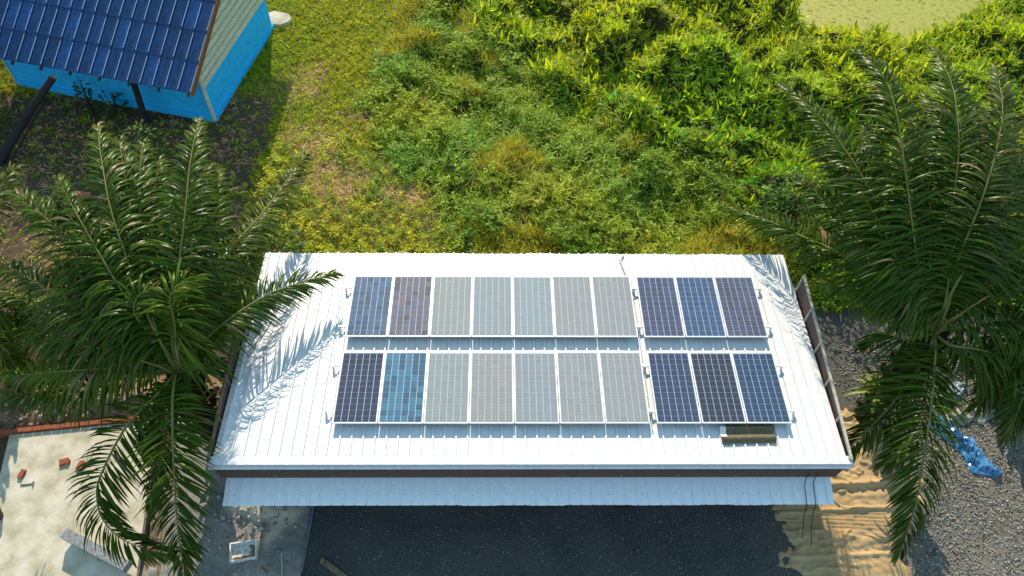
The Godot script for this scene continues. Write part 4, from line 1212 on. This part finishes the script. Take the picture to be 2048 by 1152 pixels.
# ---------------------------------------------------------------- the yards' odds and ends
func brick_mesh(seed_: int) -> ArrayMesh:
	rng.seed = seed_
	var b := MB.new()
	b.box(at(Vector3(0, 0.035, 0), Vector3(0, rng.randf_range(-0.03, 0.03), 0)), Vector3(0.235, 0.07, 0.115))
	return b.mesh()


func crumpled(seed_: int, l: float, w: float, amp: float, f: float, mat_: Material, called: String, parent: Node3D) -> void:
	var nx := int(l / 0.06)
	var nzz := int(w / 0.06)
	var grid: Array[Vector3] = []
	rng.seed = seed_ * 31
	for j in nzz + 1:
		for i in nx + 1:
			var x := l * (float(i) / nx - 0.5)
			var z := w * (float(j) / nzz - 0.5)
			var taper := 1.0 - 0.5 * pow(absf(x) / (l * 0.5), 2.0)
			z *= taper * (1.0 + 0.5 * nv(x, 0.0, 120.0, seed_)) 
			z += 0.35 * w * nv(x, 0.0, 60.0, seed_ + 4)
			var e := minf(1.0, 2.2 * minf(float(j) / nzz, 1.0 - float(j) / nzz) + 0.05)
			var ridge := 1.0 - absf(nv(x + z * 0.7, z, f, seed_ + 1)) * 3.2
			var y := 0.02 + amp * e * (0.35 + maxf(0.0, ridge) + 0.7 * maxf(0.0, 1.0 - absf(nv(x, z, f * 2.1, seed_ + 2)) * 4.0))
			grid.append(Vector3(x + rng.randf_range(-0.018, 0.018), maxf(0.012, y + rng.randf_range(-0.012, 0.012)), z + rng.randf_range(-0.018, 0.018)))
	var b := MB.new()
	var s := nx + 1
	for j in nzz:
		for i in nx:
			var a := j * s + i
			for t in [[a, a + 1, a + s + 1], [a, a + s + 1, a + s]]:
				var nn: Vector3 = (grid[t[2]] - grid[t[0]]).cross(grid[t[1]] - grid[t[0]]).normalized()
				var k := b.vert(grid[t[0]], nn, Color.WHITE)
				b.vert(grid[t[1]], nn, Color.WHITE)
				b.vert(grid[t[2]], nn, Color.WHITE)
				b.tri(k, k + 1, k + 2)
	put(called, b.mesh(), mat_, parent)


func build_tree(label: String, p: Vector3, h: float, r: float, seed_: int) -> void:
	var o := thing("broadleaf_tree", label, "tree", p)
	rng.seed = seed_
	var t := MB.new()
	t.tube([Vector3.ZERO, Vector3(0.1, h * 0.35, 0.05), Vector3(0.0, h * 0.6, 0.1)], 0.22, 0.13, 9)
	var b := MB.new()
	for c in 26:
		var a := rng.randf() * TAU
		var q := r * sqrt(rng.randf())
		var end := Vector3(cos(a) * q, h * rng.randf_range(0.55, 1.0) - 0.25 * q, sin(a) * q)
		t.tube([Vector3(0, h * 0.5, 0.08), end * Vector3(0.5, 0.85, 0.5) + Vector3(0, h * 0.08, 0), end], 0.06, 0.015, 5)
		for k in 170:
			var d := Vector3(rng.randfn(), rng.randfn() * 0.7, rng.randfn()) * 0.5
			var g := rng.randf_range(0.6, 1.4)
			b.leaf(end + d, Vector3(rng.randf_range(-1, 1), rng.randf_range(-0.3, 0.6), rng.randf_range(-1, 1)), rng.randf_range(0.14, 0.26), rng.randf_range(0.04, 0.07), 0.8, 3, Color(0.06 * g, 0.11 * g, 0.02 * g), rng.randf_range(-0.8, 0.8), 0.2, 0.4)
	put("trunk", t.mesh(), M.bark, o)
	kind(put("crown", b.mesh(), M.fern, o), "stuff")


func build_yard_things() -> void:
	# the new slab with its brick kerb
	var turn := 0.115
	var corner := Vector3(-9.32, 0, -1.44)
	var ax := Vector3(cos(turn), 0, -sin(turn))
	var az := Vector3(sin(turn), 0, cos(turn))
	var slab := put("concrete_slab", boxm(Vector3(3.85, 0.16, 6.4), Vector3(1.925, 0.08, 3.2)), M.concrete, self, Transform3D(Basis.from_euler(Vector3(0, turn, 0)), corner))
	kind(slab, "structure")
	var kerb := thing("brick_kerb", "course of red bricks along the far edge of the concrete slab", "kerb", corner + ax * -1.6 - az * 0.075, turn)
	var bm := [brick_mesh(1), brick_mesh(2), brick_mesh(3)]
	rng.seed = 12
	for k in 21:
		for c in 3:
			put("brick", bm[rng.randi() % 3], M.brick, kerb, at(Vector3(0.12 + k * 0.245 + (0.12 if c == 1 else 0.0), c * 0.078 + 0.02, rng.randf_range(-0.008, 0.008))))
	var sy := 0.16
	var bricks := [["whole red brick lying nearest the left edge of the slab", Vector3(-8.62, sy, -0.33), 1.35], ["broken red brick lying alone on the concrete slab", Vector3(-7.62, sy, -0.66), 0.2], ["broken red brick half hidden by the palm frond", Vector3(-7.16, sy, -0.56), 1.2]]
	for k in 3:
		var p: Vector3 = bricks[k][1]
		if k == 0:
			var o := thing("loose_brick", bricks[k][0], "brick", p, bricks[k][2], "bricks on the slab")
			put("body", bm[0], M.brick, o)
		else:
			var o := thing("loose_brick", bricks[k][0], "brick", p, bricks[k][2], "bricks on the slab")
			var b := MB.new()
			var poly := [Vector2(-0.13, -0.07), Vector2(0.09, -0.10), Vector2(0.14, -0.02), Vector2(0.10, 0.09), Vector2(0.02, 0.06), Vector2(-0.12, 0.10)]
			var c := Vector3(0, 0.075, 0)
			for i in 6:
				var u: Vector2 = poly[i]
				var w: Vector2 = poly[(i + 1) % 6]
				b.quad(Vector3(u.x, 0.075, u.y), Vector3(w.x, 0.068, w.y), Vector3(w.x, 0, w.y), Vector3(u.x, 0, u.y))
				b.quad(c, Vector3(u.x, 0.075, u.y), Vector3(w.x, 0.068, w.y), c)
			put("body", b.mesh(), M.brick, o)
	var ham := thing("hammer", "small grey hammer lying on the slab beside a brick", "hammer", Vector3(-8.40, sy, -0.06), 0.13)
	put("handle", tubem([Vector3(-0.17, 0.018, 0), Vector3(0.0, 0.018, 0.005), Vector3(0.13, 0.018, 0)], 0.016, 0.013, 7), M.wood_grey, ham)
	put("head", boxm(Vector3(0.035, 0.035, 0.13), Vector3(0.145, 0.018, 0.01)), M.iron, ham)
	# concrete post propped on a block
	var post := thing("concrete_post", "grey square concrete post lying across the slab's corner", "post", Vector3(-6.05, sy + 0.15, 1.72), 0.0)
	var pb := MB.new()
	pb.box(at(Vector3(0, 0.125, 0), Vector3(0, -0.44, 0)), Vector3(1.9, 0.25, 0.25))
	put("shaft", pb.mesh(), M.block, post)
	var blk := thing("support_block", "rough concrete block holding up the grey post", "block", Vector3(-5.95, sy, 1.77))
	put("body", boxm(Vector3(0.24, 0.15, 0.2), Vector3(0, 0.075, 0), Vector3(0, 0.3, 0)), M.block, blk)
	var planks := [["dark grey formwork board standing along the slab edge", 0.0, M.wood_grey, 0.06, 0.22], ["wide pale board lying beside the slab edge", 0.20, M.wood, 0.24, 0.035], ["narrow brown board beside the pale one", 0.42, M.wood, 0.11, 0.05]]
	for k in 3:
		var q: Vector3 = corner + ax * (3.89 + planks[k][1]) + az * 3.0
		var o := thing("timber_board", planks[k][0], "board", Vector3(q.x, 0.05, q.z), turn + [0.0, 0.01, -0.02][k], "boards at the slab edge")
		put("plank", boxm(Vector3(planks[k][3], planks[k][4], 4.6 - 0.5 * k), Vector3(0, planks[k][4] * 0.5, 0.1 * k)), planks[k][2], o)
	var bucket := thing("bucket", "black rubber builder's bucket at the left edge of the slab", "bucket", Vector3(-8.86, sy, 0.78))
	var bb := MB.new()
	for k in 2:
		var pts := [Vector3(0, 0.0, 0), Vector3(0, 0.15, 0), Vector3(0, 0.28, 0)]
		bb.tube(pts, 0.13 - k * 0.012, 0.19 - k * 0.012, 18, Color.WHITE, false)
	bb.tube([Vector3(0, 0.0, 0), Vector3(0, 0.02, 0)], 0.13, 0.132, 18)
	put("body", bb.mesh(), M.black_rubber, bucket)
	var ring := []
	for k in 25:
		ring.append(Vector3(cos(TAU * k / 24.0) * 0.188, 0.282, sin(TAU * k / 24.0) * 0.188))
	put("rim", tubem(ring, 0.012, 0.012, 6), M.black_rubber, bucket)
	# the box-strewn corner before the building
	var box := thing("foam_box", "white open foam box with a rusty brown stain inside", "box", Vector3(-2.58, 0.05, 1.66), 0.16)
	put("base", boxm(Vector3(0.66, 0.03, 0.47), Vector3(0, 0.015, 0)), M.foam, box)
	for s in [-1, 1]:
		put("side", boxm(Vector3(0.035, 0.14, 0.47), Vector3(s * 0.3125, 0.10, 0)), M.foam, box)
		put("side", boxm(Vector3(0.588, 0.14, 0.035), Vector3(0, 0.10, s * 0.2175)), M.foam, box)
	var st := MB.new()
	rng.seed = 8
	for k in 26:
		var t := k / 25.0
		var x := -0.26 + 0.54 * t
		st.box(at(Vector3(x, 0.034, 0.16 - 0.03 * rng.randf()), Vector3(0, rng.randf(), 0)), Vector3(0.05, 0.002, 0.05 + 0.06 * rng.randf() * t))
	for k in 12:
		st.box(at(Vector3(0.245 - 0.03 * rng.randf(), 0.0345, 0.15 - 0.3 * rng.randf()), Vector3(0, rng.randf(), 0)), Vector3(0.04, 0.002, 0.04))
	put("rust_stain", st.mesh(), M.rust, box)
	for k in 2:
		var ch := thing("steel_channel", "grey-blue steel channel lying by the dark gravel, %s of two" % ["left" if k == 0 else "right"], "steel channel", Vector3(-1.20 + k * 0.12, 0.03, 0.95), -0.05, "steel channels")
		put("web", boxm(Vector3(0.085, 0.008, 2.4), Vector3(0, 0.005, 0)), M.steel_blue, ch)
		put("flange", boxm(Vector3(0.008, 0.06, 2.4), Vector3(-0.0425, 0.035, 0)), M.steel_blue, ch)
		put("flange", boxm(Vector3(0.008, 0.06, 2.4), Vector3(0.0425, 0.035, 0)), M.steel_blue, ch)
	var plank := thing("loose_plank", "short weathered plank lying on the dark gravel", "plank", Vector3(-0.25, 0.03, 2.14), -0.6)
	put("plank", boxm(Vector3(1.05, 0.035, 0.14), Vector3(0, 0.0175, 0)), M.wood, plank)
	var stick := thing("white_stick", "thin pale stick lying on the rough ground", "stick", Vector3(-1.60, 0.07, 2.0))
	put("shaft", tubem([Vector3(-0.06, 0.02, -0.32), Vector3(0, 0.03, 0), Vector3(0.06, 0.02, 0.5)], 0.016, 0.016, 6), M.conduit, stick)
	var scrap := ["longest brown wood offcut in the scrap heap", "short wood offcut lying on top of the scrap heap", "thin splinter of wood at the scrap heap's right"]
	for k in 3:
		var o := thing("wood_offcut", scrap[k], "wood offcut", Vector3(-2.12 + k * 0.11, 0.06 + 0.03 * k, 2.05 + 0.05 * sin(k * 2.0)), [0.6, -0.7, 0.2][k], "wood offcuts")
		put("piece", boxm(Vector3([0.34, 0.22, 0.2][k], 0.03, [0.07, 0.06, 0.025][k]), Vector3(0, 0.015, 0)), M.wood, o)
	# tarpaulin and rags on the gravel to the right
	var tarp := thing("blue_tarpaulin", "crumpled shiny blue tarpaulin lying on the gravel", "tarpaulin", Vector3(16.28, 0.02, -1.12), -0.93)
	crumpled(5, 2.1, 0.66, 0.13, 75.0, M.tarp, "sheet", tarp)
	var rag := thing("pale_sacking", "crumpled beige sacking lying above the blue tarpaulin", "sacking", Vector3(16.75, 0.02, -2.0), 0.15)
	crumpled(9, 1.5, 0.6, 0.12, 80.0, M.cloth, "sheet", rag)
	var bag := thing("grey_plastic_sheet", "bluish grey plastic sheet in the palm's shade", "plastic sheet", Vector3(16.55, 0.02, -2.75), 0.5)
	crumpled(14, 0.9, 0.5, 0.1, 80.0, M.steel_blue, "sheet", bag)
	var dark := thing("black_plastic_sheet", "crumpled black plastic sheet right of the beige sacking", "plastic sheet", Vector3(17.9, 0.02, -2.2), -0.2)
	crumpled(21, 1.7, 0.8, 0.16, 80.0, M.black_rubber, "sheet", dark)
	# far left: jar, low wall; flat stone by the house
	var jar := thing("clay_jar", "orange and cream clay jar lying under the left palm", "jar", Vector3(-9.85, 0.16, -9.8), 0.5)
	var jb := MB.new()
	var rr := [0.10, 0.15, 0.17, 0.16, 0.12, 0.07, 0.09]
	for k in rr.size() - 1:
		jb.tube([Vector3(-0.3 + k * 0.1, 0.05 * sin(k * 0.6), 0), Vector3(-0.2 + k * 0.1, 0.05 * sin((k + 1) * 0.6), 0)], rr[k], rr[k + 1], 14, Color.WHITE.lerp(Color(1.2, 2.2, 3.4), clampf(k / 4.0, 0, 1)), k == 0)
	put("body", jb.mesh(), M.clay, jar)
	var low := thing("low_wall", "low pale concrete wall end beside the roof's rear left corner", "wall", Vector3(-4.9, 0, -7.0))
	put("core", boxm(Vector3(1.6, 0.9, 0.18), Vector3(0, 0.45, 0)), M.block, low)
	put("coping", boxm(Vector3(1.7, 0.06, 0.34), Vector3(0, 0.93, 0)), M.wall, low)
	var rock := thing("flat_stone", "flat pale stone slab in the grass behind the blue house", "stone", Vector3(-5.0, 0.0, -18.95))
	var rb := MB.new()
	rng.seed = 6
	var outline := []
	for k in 11:
		var a := TAU * k / 11.0
		outline.append(Vector3(cos(a) * 0.55 * rng.randf_range(0.8, 1.2), 0.17, -sin(a) * 0.42 * rng.randf_range(0.8, 1.2)))
	for k in 11:
		var u: Vector3 = outline[k]
		var w: Vector3 = outline[(k + 1) % 11]
		rb.quad(w, u, u * Vector3(1.06, 0, 1.06), w * Vector3(1.06, 0, 1.06))
		rb.quad(Vector3(0, 0.19, 0), u, w, Vector3(0, 0.19, 0))
	put("body", rb.mesh(), M.concrete, rock)
	# plants close to the building
	shrub("leafy green sapling behind the left palm's fronds", Vector3(-7.6, 0, -10.9), 0.7, 2.3, Color(0.07, 0.13, 0.015), 460, 31)
	shrub("green weedy bush between left palm and white roof", Vector3(-3.2, 0, -2.6), 0.45, 1.6, Color(0.09, 0.15, 0.015), 260, 32)
	shrub("low green bush behind the roof's rear left corner", Vector3(-3.3, 0, -7.6), 0.9, 0.9, Color(0.07, 0.15, 0.02), 420, 33)
	shrub("dark bush at the right wall of the building", Vector3(12.3, 0, -1.6), 0.4, 0.7, Color(0.03, 0.06, 0.015), 180, 34)
	shrub("tall added shade bush behind the building's right rear corner", Vector3(12.6, 0.1, -8.3), 0.9, 2.7, Color(0.06, 0.12, 0.015), 900, 41)  # this and the following bushes are added to shade the ground
	shrub("tall added shade bush behind the right palm's left fronds", Vector3(14.2, 0.2, -8.5), 1.0, 3.0, Color(0.06, 0.12, 0.015), 1000, 42)
	shrub("tall added shade bush straight behind the right palm's trunk", Vector3(16.0, 0.2, -8.6), 1.1, 3.0, Color(0.05, 0.11, 0.012), 1000, 43)
	shrub("tall added shade bush near the picture's right edge behind the palm", Vector3(18.2, 0.2, -8.4), 1.1, 2.9, Color(0.05, 0.11, 0.015), 1000, 44)
	var strap := thing("strap_leaf_plant", "yellow-green strap-leaved plant at the roof's rear right corner", "plant", Vector3(12.15, 0, -6.2))
	put("leaves", tuft(90, 9, Vector2(0.9, 1.5), Vector2(0.12, 0.18), Vector2(0.1, 0.6), 0.6, 6, 0.12, 0.3, 0.5), leafy(lin(0.28, 0.40, 0.03), 0.45, 0.8), strap)
	put("stalk", tubem([Vector3.ZERO, Vector3(0.02, 0.2, 0), Vector3(0, 0.4, 0)], 0.06, 0.03, 7), M.bark, strap)
	var fern := thing("trunk_fern", "bright yellow-green fern growing on the right palm's trunk", "fern", Vector3(13.35, 1.9, -1.75))
	put("fronds", tuft(91, 26, Vector2(0.5, 0.85), Vector2(0.06, 0.10), Vector2(0.5, 1.5), 1.4, 6, 0.15, 0.25, 0.4), leafy(lin(0.36, 0.44, 0.03), 0.5, 0.8), fern)
	put("root_mat", tubem([Vector3(0.25, -0.25, -0.1), Vector3(0.1, -0.05, 0), Vector3(0, 0.05, 0)], 0.16, 0.10, 8), M.trunk, fern)


# ---------------------------------------------------------------- scene
func _ready() -> void:
	var cam := Camera3D.new()
	cam.name = "camera"
	add_child(cam)
	cam.position = Vector3(3.6387, 20.6898, 8.0003)
	cam.rotation_degrees = Vector3(-55.227, -1.8537, 1.6784)
	cam.fov = 38.42
	cam.near = 0.1
	cam.far = 2000.0
	cam.current = true
	var we := WorldEnvironment.new()
	we.name = "environment"
	var e := Environment.new()
	e.background_mode = Environment.BG_SKY
	var sm := ProceduralSkyMaterial.new()
	sm.sky_top_color = lin(0.19, 0.325, 0.46)
	sm.sky_horizon_color = lin(0.40, 0.56, 0.66)
	sm.sky_curve = 0.18
	sm.ground_bottom_color = Color(0.20, 0.22, 0.16)
	sm.ground_horizon_color = lin(0.36, 0.54, 0.64)
	sm.sun_angle_max = 9.0
	sm.sun_curve = 0.12
	sm.sky_energy_multiplier = 1.2
	var sky := Sky.new()
	sky.sky_material = sm
	e.sky = sky
	e.tonemap_mode = Environment.TONE_MAPPER_LINEAR
	e.tonemap_exposure = 1.42
	e.sdfgi_enabled = true
	e.ssao_enabled = true
	e.ssil_enabled = true
	we.environment = e
	add_child(we)
	var sun := DirectionalLight3D.new()
	sun.name = "sun"
	add_child(sun)
	var el := deg_to_rad(30.0)
	var az := deg_to_rad(7.0)
	sun.basis = Basis.looking_at(Vector3(sin(az) * cos(el), -sin(el), cos(az) * cos(el)))
	sun.light_energy = 1.6
	sun.light_color = Color(1.0, 0.95, 0.86)
	sun.light_angular_distance = 0.55
	sun.shadow_enabled = true

	nz.seed = 5
	nz.frequency = 0.02
	nz.fractal_octaves = 3
	make_materials()
	print("materials")
	build_ground()
	print("ground")
	build_building()
	build_house()
	build_panels()
	print("buildings")
	build_palm(PALM_A_CROWN, PALM_A, "large oil palm standing left of the white roof", 11, 3)
	build_palm(PALM_B_CROWN, PALM_B, "large dark oil palm standing right of the white roof", 12, 3)
	build_palm(PALM_C_CROWN, PALM_C, "oil palm mostly beyond the picture's left edge", 13)
	build_palm(PALM_D_CROWN, PALM_D, "oil palm mostly beyond the picture's right edge", 14)
	build_tree("broad unseen shade tree beyond the upper left corner", Vector3(-16.5, 0, -22.0), 7.5, 3.4, 61)  # unseen tree, put here to shade the ground before the house
	build_tree("leafy tree beyond the left edge beside the blue house", Vector3(-18.0, 0, -14.5), 6.5, 3.0, 62)
	print("palms")
	build_plants()
	build_roof_clutter()
	build_stones()
	build_yard_things()
	print("done")
